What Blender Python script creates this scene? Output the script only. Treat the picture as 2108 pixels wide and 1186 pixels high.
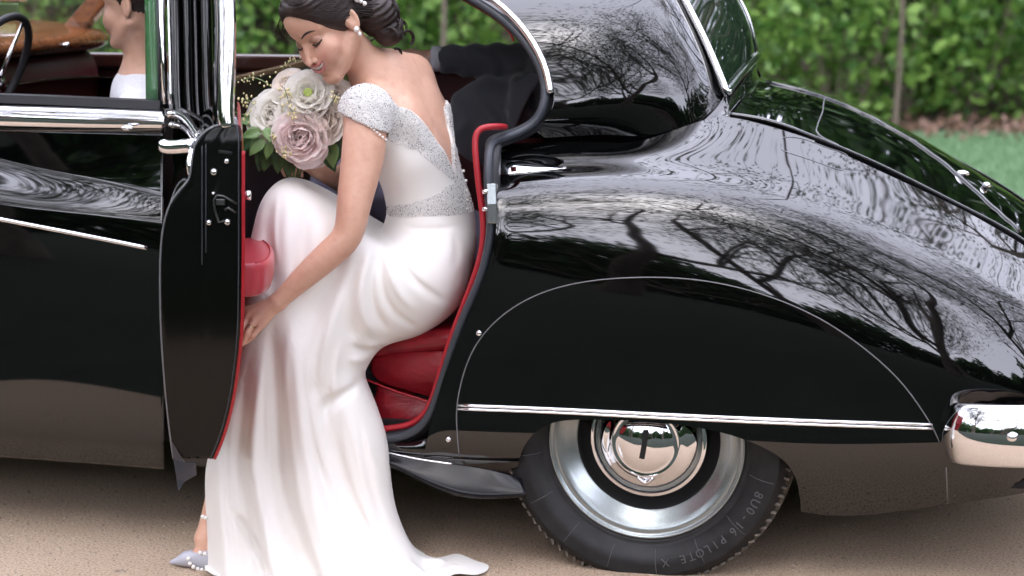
import bpy, bmesh, math, random
import numpy as np
from mathutils import Vector, Matrix, Euler

for _o in list(bpy.data.objects):
    bpy.data.objects.remove(_o)
SC = bpy.context.scene
COL = SC.collection
R = math.radians

# ------------------------------------------------------------------ camera
PW, PH = 2108.0, 1186.0            # the photograph's pixels: all the measuring below is in these
FPX, CAMY, CAMZ, HORIZ = 4250.0, -5.0, 1.57, -110.0
PITCH = math.atan((PH / 2 - HORIZ) / FPX)
cam = bpy.data.cameras.new('camera')
cam.sensor_width = 36.0
cam.lens = 36.0 * FPX / PW
cam.clip_start, cam.clip_end = 0.1, 2000.0
cam.dof.use_dof = True
cam.dof.focus_distance = 5.05
cam.dof.aperture_fstop = 3.2
cam_ob = bpy.data.objects.new('camera', cam)
COL.objects.link(cam_ob)
cam_ob.location = (0, CAMY, CAMZ)
cam_ob.rotation_euler = (math.pi / 2 - PITCH, 0, 0)
SC.camera = cam_ob

# ------------------------------------------------------------------ sky, sun, exposure
SUN_EL, SUN_AZ = R(52), R(200)     # azimuth from +Y, clockwise seen from above: the sun stands behind the camera
wd = bpy.data.worlds.new('World'); SC.world = wd; wd.use_nodes = True
_n, _l = wd.node_tree.nodes, wd.node_tree.links
_bg = _n['Background']
_sky = _n.new('ShaderNodeTexSky'); _sky.sky_type = 'NISHITA'; _sky.sun_disc = False
_sky.sun_elevation = SUN_EL; _sky.sun_rotation = SUN_AZ
_sky.air_density, _sky.dust_density, _sky.ozone_density = 1.0, 4.0, 1.5
_hs = _n.new('ShaderNodeHueSaturation'); _hs.inputs['Saturation'].default_value = 0.42
_mxs = _n.new('ShaderNodeMix'); _mxs.data_type = 'RGBA'; _mxs.inputs['Factor'].default_value = 0.62     # thin high cloud over the clear sky
_mxs.inputs['B'].default_value = (9.5, 9.6, 12.0, 1)
_l.new(_sky.outputs[0], _hs.inputs['Color']); _l.new(_hs.outputs[0], _mxs.inputs['A']); _l.new(_mxs.outputs['Result'], _bg.inputs['Color'])
_bg.inputs['Strength'].default_value = 0.15
_sd = bpy.data.lights.new('sun', 'SUN'); _sd.energy = 0.5; _sd.angle = R(170); _sd.color = (1.0, 0.95, 0.88)
sun = bpy.data.objects.new('sun', _sd); COL.objects.link(sun)
_dir = Vector((math.sin(SUN_AZ) * math.cos(SUN_EL), math.cos(SUN_AZ) * math.cos(SUN_EL), math.sin(SUN_EL)))
sun.rotation_euler = (-_dir).to_track_quat('-Z', 'Y').to_euler()
sun.location = _dir * 40
SC.view_settings.view_transform = 'Standard'; SC.view_settings.look = 'None'
SC.view_settings.exposure = 2.15; SC.view_settings.gamma = 1.0
SC.view_settings.use_curve_mapping = False
SC.render.engine = 'CYCLES'
SC.cycles.use_denoising = True
SC.cycles.max_bounces = 10
SC.cycles.transparent_max_bounces = 12
SC.cycles.caustics_reflective = False; SC.cycles.caustics_refractive = False
SC.cycles.sample_clamp_indirect = 8.0

# ------------------------------------------------------------------ measuring
_cp, _sp = math.cos(PITCH), math.sin(PITCH)
CAM = np.array([0, CAMY, CAMZ])
def ray(px, py):
    a, b = (px - PW / 2) / FPX, -(py - PH / 2) / FPX
    return np.array([a, _cp + b * _sp, -_sp + b * _cp])
def at(px, py, Y):                 # photograph pixel on the vertical plane y = Y -> world point
    d = ray(px, py)
    return CAM + d * ((Y - CAMY) / d[1])
def proj(P):                       # world points (N,3) -> pixels
    P = np.asarray(P, float) - CAM
    f = P[..., 1] * _cp - P[..., 2] * _sp
    u = P[..., 1] * _sp + P[..., 2] * _cp
    return np.stack([PW / 2 + FPX * P[..., 0] / f, PH / 2 - FPX * u / f], -1)
YAW = R(13)                        # the car's tail stands a little nearer to the camera
CARO = np.array([(1333 - PW / 2) / FPX * 5.0, 0.0, 0.0])
_cy, _sy = math.cos(YAW), math.sin(YAW)
CX, CN = np.array([_cy, -_sy, 0]), np.array([_sy, _cy, 0])      # car axes: to the rear, inward
def lc(px, py, d):                 # photograph pixel on the car's plane y_local = d -> car-local point
    r = ray(px, py)
    t = (d - (CAM - CARO) @ CN) / (r @ CN)
    p = CAM + r * t - CARO
    return np.array([p @ CX, p @ CN, p[2]])
def w2l(p):
    p = np.asarray(p, float) - CARO
    return np.stack([p @ CX, p @ CN, p[..., 2]], -1)
def l2w(p):
    p = np.asarray(p, float)
    return CARO + p[..., 0:1] * CX + p[..., 1:2] * CN + p[..., 2:3] * np.array([0, 0, 1.0])

# ------------------------------------------------------------------ materials
def mat(name, col, rough=0.5, metal=0.0, **kw):
    m = bpy.data.materials.new(name); m.use_nodes = True
    b = m.node_tree.nodes['Principled BSDF']
    b.inputs['Base Color'].default_value = (*col, 1)
    b.inputs['Roughness'].default_value = rough
    b.inputs['Metallic'].default_value = metal
    for k, v in kw.items():
        b.inputs[k.replace('_', ' ')].default_value = v
    return m
def _nd(m, t): return m.node_tree.nodes.new(t)
def _lk(m, a, b): m.node_tree.links.new(a, b)
def bsdf(m): return m.node_tree.nodes['Principled BSDF']
def noise(m, scale, detail=4, rough=0.6, coord='Object', dist=0.0, stretch=None):
    tc = _nd(m, 'ShaderNodeTexCoord'); n = _nd(m, 'ShaderNodeTexNoise')
    n.inputs['Scale'].default_value = scale; n.inputs['Detail'].default_value = detail
    n.inputs['Roughness'].default_value = rough; n.inputs['Distortion'].default_value = dist
    if stretch:
        mp = _nd(m, 'ShaderNodeMapping'); mp.inputs['Scale'].default_value = stretch
        _lk(m, tc.outputs[coord], mp.inputs['Vector']); _lk(m, mp.outputs[0], n.inputs['Vector'])
    else:
        _lk(m, tc.outputs[coord], n.inputs['Vector'])
    return n.outputs['Fac']
def ramp(m, fac, stops):
    r = _nd(m, 'ShaderNodeValToRGB'); e = r.color_ramp.elements
    while len(e) < len(stops): e.new(0.5)
    for k, (p, c) in zip(e, stops):
        k.position = p; k.color = (*c, 1)
    _lk(m, fac, r.inputs['Fac']); return r.outputs['Color']
def colour(m, out): _lk(m, out, bsdf(m).inputs['Base Color'])
def bump(m, fac, strength=0.3, dist=0.01):
    b = _nd(m, 'ShaderNodeBump'); b.inputs['Strength'].default_value = strength
    b.inputs['Distance'].default_value = dist
    _lk(m, fac, b.inputs['Height']); _lk(m, b.outputs[0], bsdf(m).inputs['Normal'])
def rough_map(m, fac, lo, hi):
    r = _nd(m, 'ShaderNodeMapRange'); r.inputs['To Min'].default_value = lo; r.inputs['To Max'].default_value = hi
    _lk(m, fac, r.inputs['Value']); _lk(m, r.outputs[0], bsdf(m).inputs['Roughness'])

M = {}
M['paint'] = mat('black_paint', (0.0012, 0.0012, 0.0014), 0.035, IOR=1.5, Coat_Weight=0.65, Coat_Roughness=0.02, Coat_IOR=1.5)
M['paint2'] = mat('black_door_edge_paint', (0.0025, 0.003, 0.0025), 0.2, IOR=1.35)
M['chrome'] = mat('chrome', (0.82, 0.82, 0.84), 0.05, 1.0)
M['rubber'] = mat('black_rubber', (0.02, 0.02, 0.023), 0.55); 
M['seal'] = mat('grey_blue_rubber_seal', (0.035, 0.04, 0.05), 0.45)
M['steel'] = mat('painted_steel_rim', (0.30, 0.33, 0.33), 0.26, 0.8)
M['dark'] = mat('underbody_black', (0.006, 0.006, 0.006), 0.8)
m = M['tyre'] = mat('tyre_rubber', (0.03, 0.03, 0.034), 0.5, IOR=1.38)
colour(m, ramp(m, noise(m, 30, 6), [(0.3, (0.006, 0.006, 0.007)), (0.7, (0.016, 0.0155, 0.016))])); rough_map(m, noise(m, 60), 0.38, 0.6)
m = M['tread'] = mat('dusty_tread_rubber', (0.1, 0.09, 0.075), 0.85)
colour(m, ramp(m, noise(m, 60, 6), [(0.35, (0.03, 0.028, 0.027)), (0.65, (0.17, 0.145, 0.115))]))
m = M['leather'] = mat('red_leather', (0.27, 0.008, 0.016), 0.33)
colour(m, ramp(m, noise(m, 9, 5), [(0.3, (0.20, 0.006, 0.012)), (0.7, (0.33, 0.012, 0.022))])); bump(m, noise(m, 16, 5, 0.65, dist=1.2, stretch=(1, 1, 2.2)), 0.35, 0.012)
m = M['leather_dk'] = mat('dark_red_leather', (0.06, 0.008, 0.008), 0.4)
M['piping'] = mat('red_piping', (0.36, 0.012, 0.02), 0.45)
M['dull_paint'] = mat('dull_black_paint', (0.006, 0.006, 0.008), 0.16, IOR=1.33)  # paint dulled so the sill flare mirrors less sky
m = M['wood'] = mat('walnut', (0.25, 0.09, 0.03), 0.18, Coat_Weight=0.6, Coat_Roughness=0.05)
colour(m, ramp(m, noise(m, 14, 6, dist=1.5, stretch=(0.6, 3, 3)), [(0.3, (0.10, 0.03, 0.012)), (0.7, (0.34, 0.13, 0.045))]))
M['glass'] = mat('window_glass', (0.9, 1.0, 0.92), 0.0, Transmission_Weight=1.0, IOR=1.45)
M['glass_dk'] = mat('rear_glass', (0.01, 0.02, 0.012), 0.015, IOR=2.0)
M['headlining'] = mat('headlining_cloth', (0.10, 0.07, 0.055), 0.9)

# ------------------------------------------------------------------ objects
def tag(o, label, cat, group=None):
    o['label'] = label; o['category'] = cat
    if group: o['group'] = group
    return o
def thing(name, label, cat, loc=(0, 0, 0), rotz=0.0, group=None):
    o = bpy.data.objects.new(name, None); COL.objects.link(o)
    o.location = loc; o.rotation_euler = (0, 0, rotz); o.empty_display_size = 0.1
    return tag(o, label, cat, group)
def _chain(o):                     # world matrix from the location/rotation chain (no depsgraph needed)
    mtx = Matrix.LocRotScale(o.location, o.rotation_euler, o.scale)
    if o.parent: mtx = _chain(o.parent) @ o.matrix_parent_inverse @ mtx
    return mtx
def obj(name, me, material=None, parent=None, world=False):
    """link mesh data as one object; world=True: the data is in world coordinates though it has a parent"""
    o = bpy.data.objects.new(name, me); COL.objects.link(o)
    if material is not None:
        for mm in (material if isinstance(material, (list, tuple)) else [material]):
            me.materials.append(mm)
    if parent is not None:
        o.parent = parent
        if world: o.matrix_parent_inverse = _chain(parent).inverted()
    return o
def mesh(V, Fc, smooth=True, name='m'):
    me = bpy.data.meshes.new(name)
    V = np.asarray(V, np.float32).reshape(-1, 3)
    if isinstance(Fc, np.ndarray) and Fc.ndim == 2:
        n, k = Fc.shape
        me.vertices.add(len(V)); me.vertices.foreach_set('co', V.ravel())
        me.loops.add(n * k); me.loops.foreach_set('vertex_index', Fc.astype(np.int32).ravel())
        me.polygons.add(n); me.polygons.foreach_set('loop_start', np.arange(0, n * k, k, dtype=np.int32))
        me.update(calc_edges=True)
    else:
        me.from_pydata([tuple(map(float, v)) for v in V], [], [tuple(map(int, f)) for f in Fc]); me.update()
    if smooth: me.polygons.foreach_set('use_smooth', np.ones(len(me.polygons), bool))
    return me
def fix_normals(me):
    b = bmesh.new(); b.from_mesh(me); bmesh.ops.recalc_face_normals(b, faces=b.faces); b.to_mesh(me); b.free(); return me
def gridf(r, c, wu=False, wv=False):
    i, j = np.meshgrid(np.arange(r if wu else r - 1), np.arange(c if wv else c - 1), indexing='ij')
    i, j = i.ravel(), j.ravel(); i2, j2 = (i + 1) % r, (j + 1) % c
    return np.stack([i * c + j, i * c + j2, i2 * c + j2, i2 * c + j], 1)
def join(parts):                   # [(V,F)...] -> one (V, F list)
    V, Fc, n = [], [], 0
    for v, f in parts:
        v = np.asarray(v, float).reshape(-1, 3); V.append(v)
        Fc += [tuple(int(k) + n for k in q) for q in f]; n += len(v)
    return np.concatenate(V), Fc

def spline(P, t=None):
    """natural cubic spline through P (n, ...) with parameter t; returns an evaluator"""
    P = np.asarray(P, float); n = len(P)
    sh = P.shape[1:]; Q = P.reshape(n, -1)
    if t is None:
        dd = np.linalg.norm(np.diff(Q, axis=0), axis=1); t = np.concatenate([[0], np.cumsum(np.sqrt(dd))]); t = t / t[-1]
    t = np.asarray(t, float); h = np.diff(t)
    if n > 2:
        A = np.zeros((n, n)); B = np.zeros_like(Q); A[0, 0] = A[-1, -1] = 1
        for i in range(1, n - 1):
            A[i, i - 1], A[i, i], A[i, i + 1] = h[i - 1], 2 * (h[i - 1] + h[i]), h[i]
            B[i] = 6 * ((Q[i + 1] - Q[i]) / h[i] - (Q[i] - Q[i - 1]) / h[i - 1])
        S2 = np.linalg.solve(A, B)
    else: S2 = np.zeros_like(Q)
    def ev(x):
        x = np.atleast_1d(np.asarray(x, float)); i = np.clip(np.searchsorted(t, x, 'right') - 1, 0, n - 2)
        a = ((t[i + 1] - x) / h[i])[:, None]; b = ((x - t[i]) / h[i])[:, None]; hh = (h[i] ** 2)[:, None] / 6
        r = a * Q[i] + b * Q[i + 1] + ((a ** 3 - a) * S2[i] + (b ** 3 - b) * S2[i + 1]) * hh
        return r.reshape((len(x),) + sh)
    ev.t = t
    return ev
def curve(P, n): return spline(P)(np.linspace(0, 1, n))
def patch(ctrl, nu, nv):
    """smooth surface through a control grid (rows, cols, 3) -> V (nu*nv,3), quads"""
    C = np.asarray(ctrl, float)
    def par(A):
        d = np.sqrt(np.linalg.norm(np.diff(A, axis=0), axis=2)).mean(1); t = np.concatenate([[0], np.cumsum(d)]); return t / t[-1]
    G = spline(C, par(C))(np.linspace(0, 1, nu)); G = np.swapaxes(G, 0, 1)
    G = spline(G, par(np.swapaxes(C, 0, 1)))(np.linspace(0, 1, nv)); G = np.swapaxes(G, 0, 1)
    return G.reshape(-1, 3), gridf(nu, nv)
def tube(P, r, k=10, caps=True):
    """tube along points P with radius r (number or list)"""
    P = np.asarray(P, float); n = len(P); r = np.broadcast_to(np.asarray(r, float), (n,))
    T = np.gradient(P, axis=0); T /= np.linalg.norm(T, axis=1)[:, None] + 1e-12
    a = np.array([0, 0, 1.0]) if abs(T[0, 2]) < 0.9 else np.array([1.0, 0, 0])
    N = np.zeros_like(P); v = a - (a @ T[0]) * T[0]; N[0] = v / np.linalg.norm(v)
    for i in range(1, n):
        v = N[i - 1] - (N[i - 1] @ T[i]) * T[i]; N[i] = v / (np.linalg.norm(v) + 1e-12)
    B = np.cross(T, N); th = np.linspace(0, 2 * np.pi, k, endpoint=False)
    V = P[:, None] + r[:, None, None] * (N[:, None] * np.cos(th)[None, :, None] + B[:, None] * np.sin(th)[None, :, None])
    Fc = [tuple(q) for q in gridf(n, k, wv=True)]
    if caps: Fc += [tuple(range(k))[::-1], tuple((n - 1) * k + j for j in range(k))]
    return V.reshape(-1, 3), Fc
def strip(P, Nn, prof):
    """sweep a closed profile [(side, up)...] along P; Nn: the 'up' vector (one or per point)"""
    P = np.asarray(P, float); n = len(P); Nn = np.broadcast_to(np.asarray(Nn, float), P.shape)
    T = np.gradient(P, axis=0); T /= np.linalg.norm(T, axis=1)[:, None]
    U = Nn - (Nn * T).sum(1)[:, None] * T; U /= np.linalg.norm(U, axis=1)[:, None]; S = np.cross(T, U)
    pr = np.asarray(prof, float); k = len(pr)
    V = P[:, None] + S[:, None] * pr[None, :, 0:1] + U[:, None] * pr[None, :, 1:2]
    Fc = [tuple(q) for q in gridf(n, k, wv=True)] + [tuple(range(k))[::-1], tuple((n - 1) * k + j for j in range(k))]
    return V.reshape(-1, 3), Fc
def lathe(prof, n=64, axis=1):
    """revolve [(radius, along)...] about the y axis (along = -y: outward from the car's left side)"""
    pr = np.asarray(prof, float); th = np.linspace(0, 2 * np.pi, n, endpoint=False)
    V = np.stack([pr[:, 0:1] * np.cos(th), -pr[:, 1:2] * np.ones(n), pr[:, 0:1] * np.sin(th)], -1)
    return V.reshape(-1, 3), gridf(len(pr), n, wv=True)
def ball(c, r, sub=1):
    b = bmesh.new(); bmesh.ops.create_icosphere(b, subdivisions=sub, radius=1.0)
    V = np.array([v.co[:] for v in b.verts]) * np.asarray(r) + np.asarray(c); Fc = [tuple(v.index for v in f.verts) for f in b.faces]; b.free()
    return V, Fc
def box(c, s, rot=None):
    V = np.array([[x, y, z] for x in (-.5, .5) for y in (-.5, .5) for z in (-.5, .5)]) * np.asarray(s)
    if rot is not None: V = V @ np.asarray(rot).T
    return V + np.asarray(c), [(0, 1, 3, 2), (4, 6, 7, 5), (0, 4, 5, 1), (2, 3, 7, 6), (0, 2, 6, 4), (1, 5, 7, 3)]
def bevel(o, w=0.003, seg=2):
    md = o.modifiers.new('bevel', 'BEVEL'); md.width = w; md.segments = seg; md.limit_method = 'ANGLE'; md.angle_limit = R(35); return o
def solid(o, t=0.003, off=-1.0):
    md = o.modifiers.new('thickness', 'SOLIDIFY'); md.thickness = t; md.offset = off; return o
def sdpoly(Q, poly, closed=True):
    """signed distance in 2-D, negative inside a closed polygon"""
    Q = np.asarray(Q, float); P = np.asarray(poly, float); A = P; B = np.roll(P, -1, 0)
    d = np.full(len(Q), 1e18); ins = np.zeros(len(Q), bool)
    for a, b in zip(A, B):
        e = b - a; w = Q - a; t = np.clip((w @ e) / (e @ e + 1e-12), 0, 1); v = w - t[:, None] * e
        d = np.minimum(d, (v * v).sum(1))
        c = ((a[1] > Q[:, 1]) != (b[1] > Q[:, 1])) & (Q[:, 0] < (b[0] - a[0]) * (Q[:, 1] - a[1]) / (b[1] - a[1] + 1e-12) + a[0])
        ins ^= c
    return np.sqrt(d) * np.where(ins, -1, 1)
def clip(V, Fc, g):
    """keep the part of a mesh where g <= 0 (g per vertex, cut along straight edges)"""
    V = np.asarray(V, float); g = np.asarray(g, float); out = []; newv = []; cache = {}; nV = len(V)
    for f in Fc:
        f = [int(i) for i in f]; s = [g[i] <= 0 for i in f]
        if all(s): out.append(tuple(f)); continue
        if not any(s): continue
        poly = []
        for k in range(len(f)):
            i, j = f[k], f[(k + 1) % len(f)]
            if g[i] <= 0: poly.append(i)
            if (g[i] <= 0) != (g[j] <= 0):
                key = (min(i, j), max(i, j))
                if key not in cache:
                    a, b = key; t = g[a] / (g[a] - g[b]); cache[key] = nV + len(newv); newv.append(V[a] + t * (V[b] - V[a]))
                poly.append(cache[key])
        if len(poly) >= 3: out.append(tuple(poly))
    V = np.concatenate([V, np.array(newv).reshape(-1, V.shape[1])])
    used = np.unique(np.concatenate([np.array(f) for f in out])); mp = -np.ones(len(V), int); mp[used] = np.arange(len(used))
    return V[used], [tuple(mp[list(f)]) for f in out]

# ------------------------------------------------------------------ signed distances and their surface
def smin(a, b, k):
    h = np.clip(0.5 + 0.5 * (b - a) / k, 0, 1); return b + (a - b) * h - k * h * (1 - h)
def smax(a, b, k): return -smin(-a, -b, k)
def cone(p, a, b, r1, r2):         # round cone
    a, b = np.asarray(a, np.float32), np.asarray(b, np.float32); e = b - a; w = p - a
    t = np.clip((w @ e) / (e @ e + 1e-12), 0, 1); return np.linalg.norm(w - t[:, None] * e, axis=1) - (r1 + (r2 - r1) * t)
def ell(p, c, r, rot=None):        # rot: rows are the ellipsoid's axes
    q = p - np.asarray(c, np.float32)
    if rot is not None: q = q @ np.asarray(rot, np.float32).T
    r = np.asarray(r, np.float32); k0 = np.linalg.norm(q / r, axis=1); k1 = np.linalg.norm(q / (r * r), axis=1)
    return k0 * (k0 - 1) / (k1 + 1e-9)
def surface(f, lo, hi, h):
    """surface nets of f(points)->distance inside the box lo..hi with step h"""
    lo, hi = np.asarray(lo, float), np.asarray(hi, float); K = 6
    nb = np.ceil((hi - lo) / (h * K)).astype(int); n = nb * K + 1
    bc = np.stack(np.meshgrid(*[np.arange(k) for k in nb], indexing='ij'), -1).reshape(-1, 3)
    cen = lo + (bc + 0.5) * K * h
    fc = f(cen.astype(np.float32)); act = np.abs(fc) < K * h * 1.35
    D = np.repeat(np.repeat(np.repeat(fc.reshape(nb), K, 0), K, 1), K, 2)
    D = np.pad(D, ((0, 1),) * 3, mode='edge').astype(np.float32)
    off = np.stack(np.meshgrid(*[np.arange(K + 1)] * 3, indexing='ij'), -1).reshape(-1, 3)
    idx = (bc[act][:, None] * K + off[None]).reshape(-1, 3)
    lin = np.unique((idx[:, 0] * n[1] + idx[:, 1]) * n[2] + idx[:, 2])
    ii = np.stack(np.unravel_index(lin, n), -1)
    vals = np.empty(len(ii), np.float32)
    for s in range(0, len(ii), 400000):
        vals[s:s + 400000] = f((lo + ii[s:s + 400000] * h).astype(np.float32))
    D[ii[:, 0], ii[:, 1], ii[:, 2]] = vals
    S = D < 0
    cnt = sum(S[a:n[0] - 1 + a, b:n[1] - 1 + b, c:n[2] - 1 + c].astype(np.int8) for a in (0, 1) for b in (0, 1) for c in (0, 1))
    cell = np.argwhere((cnt > 0) & (cnt < 8))
    cid = -np.ones(tuple(n - 1), np.int64); cid[tuple(cell.T)] = np.arange(len(cell))
    acc = np.zeros((len(cell), 3)); num = np.zeros(len(cell))
    cs = [(a, b, c) for a in (0, 1) for b in (0, 1) for c in (0, 1)]
    for ax in range(3):
        for o in cs:
            if o[ax]: continue
            o2 = list(o); o2[ax] = 1
            va = D[tuple((cell + o).T)]; vb = D[tuple((cell + o2).T)]; m_ = (va < 0) != (vb < 0)
            t = np.where(m_, va / np.where(m_, va - vb, 1), 0)
            q = np.array(o, float)[None] + np.eye(3)[ax] * t[:, None]
            acc += q * m_[:, None]; num += m_
    V = lo + (cell + acc / num[:, None]) * h
    Q = []
    for ax in range(3):
        u, v = (ax + 1) % 3, (ax + 2) % 3
        sl = [slice(None)] * 3; sl2 = [slice(None)] * 3; sl[ax] = slice(0, -1); sl2[ax] = slice(1, None)
        a, b = S[tuple(sl)], S[tuple(sl2)]
        e = np.argwhere(a != b); e = e[(e[:, u] > 0) & (e[:, v] > 0) & (e[:, u] < n[u] - 1) & (e[:, v] < n[v] - 1)]
        inn = a[tuple(e.T)]
        du, dv = np.eye(3, dtype=int)[u], np.eye(3, dtype=int)[v]
        q = np.stack([cid[tuple((e - du - dv).T)], cid[tuple((e - dv).T)], cid[tuple(e.T)], cid[tuple((e - du).T)]], 1)
        q[~inn] = q[~inn][:, ::-1]; Q.append(q)
    return V, np.concatenate(Q)
def relax(V, Q, it=2, lam=0.5):
    V = V.copy(); E = np.concatenate([Q[:, [0, 1]], Q[:, [1, 2]], Q[:, [2, 3]], Q[:, [3, 0]]])
    deg = np.bincount(E.ravel(), minlength=len(V))[:, None] + 1e-9
    for _ in range(it):
        a = np.zeros_like(V)
        for k in range(3):
            a[:, k] = np.bincount(E[:, 0], V[E[:, 1], k], len(V)) + np.bincount(E[:, 1], V[E[:, 0], k], len(V))
        V += lam * (a / deg - V)
    return V
def vcol(me, col, name='tint'):
    at_ = me.color_attributes.new(name, 'FLOAT_COLOR', 'POINT')
    c = np.ones((len(me.vertices), 4), np.float32); c[:, :3] = col; at_.data.foreach_set('color', c.ravel())
def struct(o): o['kind'] = 'structure'; return o
def stuff(o): o['kind'] = 'stuff'; return o
def unit(v): return v / (np.linalg.norm(v, axis=-1, keepdims=True) + 1e-12)
def within(p, c, r, f):            # f only near the ball c, r; elsewhere the distance to that ball
    d = np.linalg.norm(p - np.asarray(c, np.float32), axis=1) - r; k = d < .03; out = d + .03
    if k.any(): out[k] = f(p[k])
    return out
# ================================================================== the setting
rng = np.random.default_rng(7)
random.seed(7)

m = M['gravel'] = mat('sandy_gravel', (0.36, 0.27, 0.19), 0.95)
_f = noise(m, 0.9, 5); _g = noise(m, 140, 3, 0.7); _g2 = noise(m, 420, 2, 0.8)
_mx = _nd(m, 'ShaderNodeMix'); _mx.data_type = 'RGBA'; _mx.blend_type = 'MULTIPLY'; _mx.inputs['Factor'].default_value = 0.9
_lk(m, ramp(m, _f, [(0.3, (0.54, 0.40, 0.285)), (0.7, (0.66, 0.51, 0.375))]), _mx.inputs['A'])
_lk(m, ramp(m, _g, [(0.36, (0.34, 0.31, 0.28)), (0.47, (0.85, 0.84, 0.82)), (0.62, (1.0, 1.0, 1.0))]), _mx.inputs['B'])
colour(m, _mx.outputs['Result']); bump(m, _g2, 0.6, 0.012)
m = M['lawn'] = mat('lawn', (0.07, 0.16, 0.06), 0.9)
colour(m, ramp(m, noise(m, 3, 8), [(0.3, (0.11, 0.21, 0.10)), (0.7, (0.17, 0.29, 0.15))])); bump(m, noise(m, 90, 4), 0.8, 0.04)
m = M['earth'] = mat('woodland_floor', (0.05, 0.04, 0.025), 1.0)
colour(m, ramp(m, noise(m, 2.5, 8), [(0.3, (0.02, 0.022, 0.012)), (0.7, (0.075, 0.055, 0.035))]))
m = M['bark'] = mat('bark', (0.16, 0.125, 0.095), 0.95)
colour(m, ramp(m, noise(m, 12, 8, stretch=(1, 1, 0.25)), [(0.3, (0.10, 0.08, 0.06)), (0.7, (0.27, 0.22, 0.175))])); bump(m, noise(m, 30, 5, stretch=(1, 1, 0.2)), 0.8, 0.03)
m = M['twig'] = mat('thin_grey_bark', (0.15, 0.12, 0.095), 0.95)

def leafmat(name, a, b, trans=0.4):
    m = bpy.data.materials.new(name); m.use_nodes = True; n, l = m.node_tree.nodes, m.node_tree.links
    bs = n['Principled BSDF']; out = n['Material Output']
    va = n.new('ShaderNodeAttribute'); va.attribute_name = 'tint'
    mx = n.new('ShaderNodeMix'); mx.data_type = 'RGBA'; mx.inputs['A'].default_value = (*a, 1); mx.inputs['B'].default_value = (*b, 1)
    l.new(va.outputs['Fac'], mx.inputs['Factor']); l.new(mx.outputs['Result'], bs.inputs['Base Color']); bs.inputs['Roughness'].default_value = 0.5
    tr = n.new('ShaderNodeBsdfTranslucent'); l.new(mx.outputs['Result'], tr.inputs['Color'])
    ms = n.new('ShaderNodeMixShader'); ms.inputs[0].default_value = trans
    l.new(bs.outputs[0], ms.inputs[1]); l.new(tr.outputs[0], ms.inputs[2]); l.new(ms.outputs[0], out.inputs['Surface'])
    return m
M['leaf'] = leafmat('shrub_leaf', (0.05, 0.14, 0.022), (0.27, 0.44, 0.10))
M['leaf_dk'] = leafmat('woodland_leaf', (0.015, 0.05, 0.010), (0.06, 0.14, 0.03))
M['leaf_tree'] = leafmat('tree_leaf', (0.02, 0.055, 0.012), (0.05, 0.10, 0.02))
M['grass'] = leafmat('grass_blade', (0.10, 0.21, 0.09), (0.20, 0.33, 0.17), 0.3)

def leaves(C, size, up=0.5, asp=0.5):
    """one folded four-cornered leaf at every centre"""
    n = len(C); size = np.broadcast_to(size, (n,))[:, None]
    d = unit(rng.normal(size=(n, 3)) + [0, 0, -0.2]); nn = unit(rng.normal(size=(n, 3)) + [0, 0, up])
    s = unit(np.cross(d, nn)); nn = np.cross(s, d)
    A = C - d * size * 0.5; B = C + s * size * asp * 0.5 - nn * size * 0.10; D = C + d * size * 0.5; E = C - s * size * asp * 0.5 - nn * size * 0.10
    V = np.stack([A, B, D, E], 1).reshape(-1, 3); Fq = np.arange(4 * n).reshape(n, 4)
    me = mesh(V, Fq, smooth=False)
    vcol(me, np.repeat(rng.random(n) ** 1.2, 4)[:, None] * np.ones(3)); return me
def blob(n, c, r, lumps=7, fill=0.55):
    """points through a lumpy crown"""
    c, r = np.asarray(c, float), np.asarray(r, float)
    L = unit(rng.normal(size=(lumps, 3))) * rng.uniform(0.35, 0.75, (lumps, 1)); L[0] = 0
    k = rng.integers(0, lumps, n); rad = rng.uniform(0.28, 0.5, lumps); rad[0] = 0.75
    p = unit(rng.normal(size=(n, 3))) * (rng.random((n, 1)) ** (1 / 3 * fill)) * rad[k][:, None] + L[k]
    return c + p * r

# ground sheets
struct(obj('ground', mesh([(-400, -400, -0.03), (400, -400, -0.03), (400, 400, -0.03), (-400, 400, -0.03)], [(0, 1, 2, 3)]), M['lawn']))
_gx = np.linspace(-60, 60, 61); _lo = -0.95 + 0.12 * np.sin(_gx * 0.9) + 0.06 * np.sin(_gx * 2.3); _hi = 4.6 + 0.15 * np.sin(_gx * 0.7 + 1)
_V = np.stack([np.stack([_gx, _lo - 0.10, np.full(61, -0.028)], 1), np.stack([_gx, _lo, np.zeros(61)], 1), np.stack([_gx, _hi, np.zeros(61)], 1), np.stack([_gx, _hi + 0.1, np.full(61, -0.028)], 1)])
struct(obj('gravel_drive', mesh(_V.reshape(-1, 3), gridf(4, 61)), M['gravel']))
m = M['lawn_sh'] = mat('shade_painted_lawn', (0.03, 0.07, 0.025), 0.95)  # lawn colour painted dark to stand in for tree shade in the reflections
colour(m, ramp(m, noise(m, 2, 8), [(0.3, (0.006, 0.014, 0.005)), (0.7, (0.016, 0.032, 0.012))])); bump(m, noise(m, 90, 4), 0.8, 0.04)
struct(obj('shade_painted_lawn', mesh([(-60, -60, -0.024), (60, -60, -0.024), (60, -0.85, -0.024), (-60, -0.85, -0.024)], [(0, 1, 2, 3)]), M['lawn_sh']))
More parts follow.
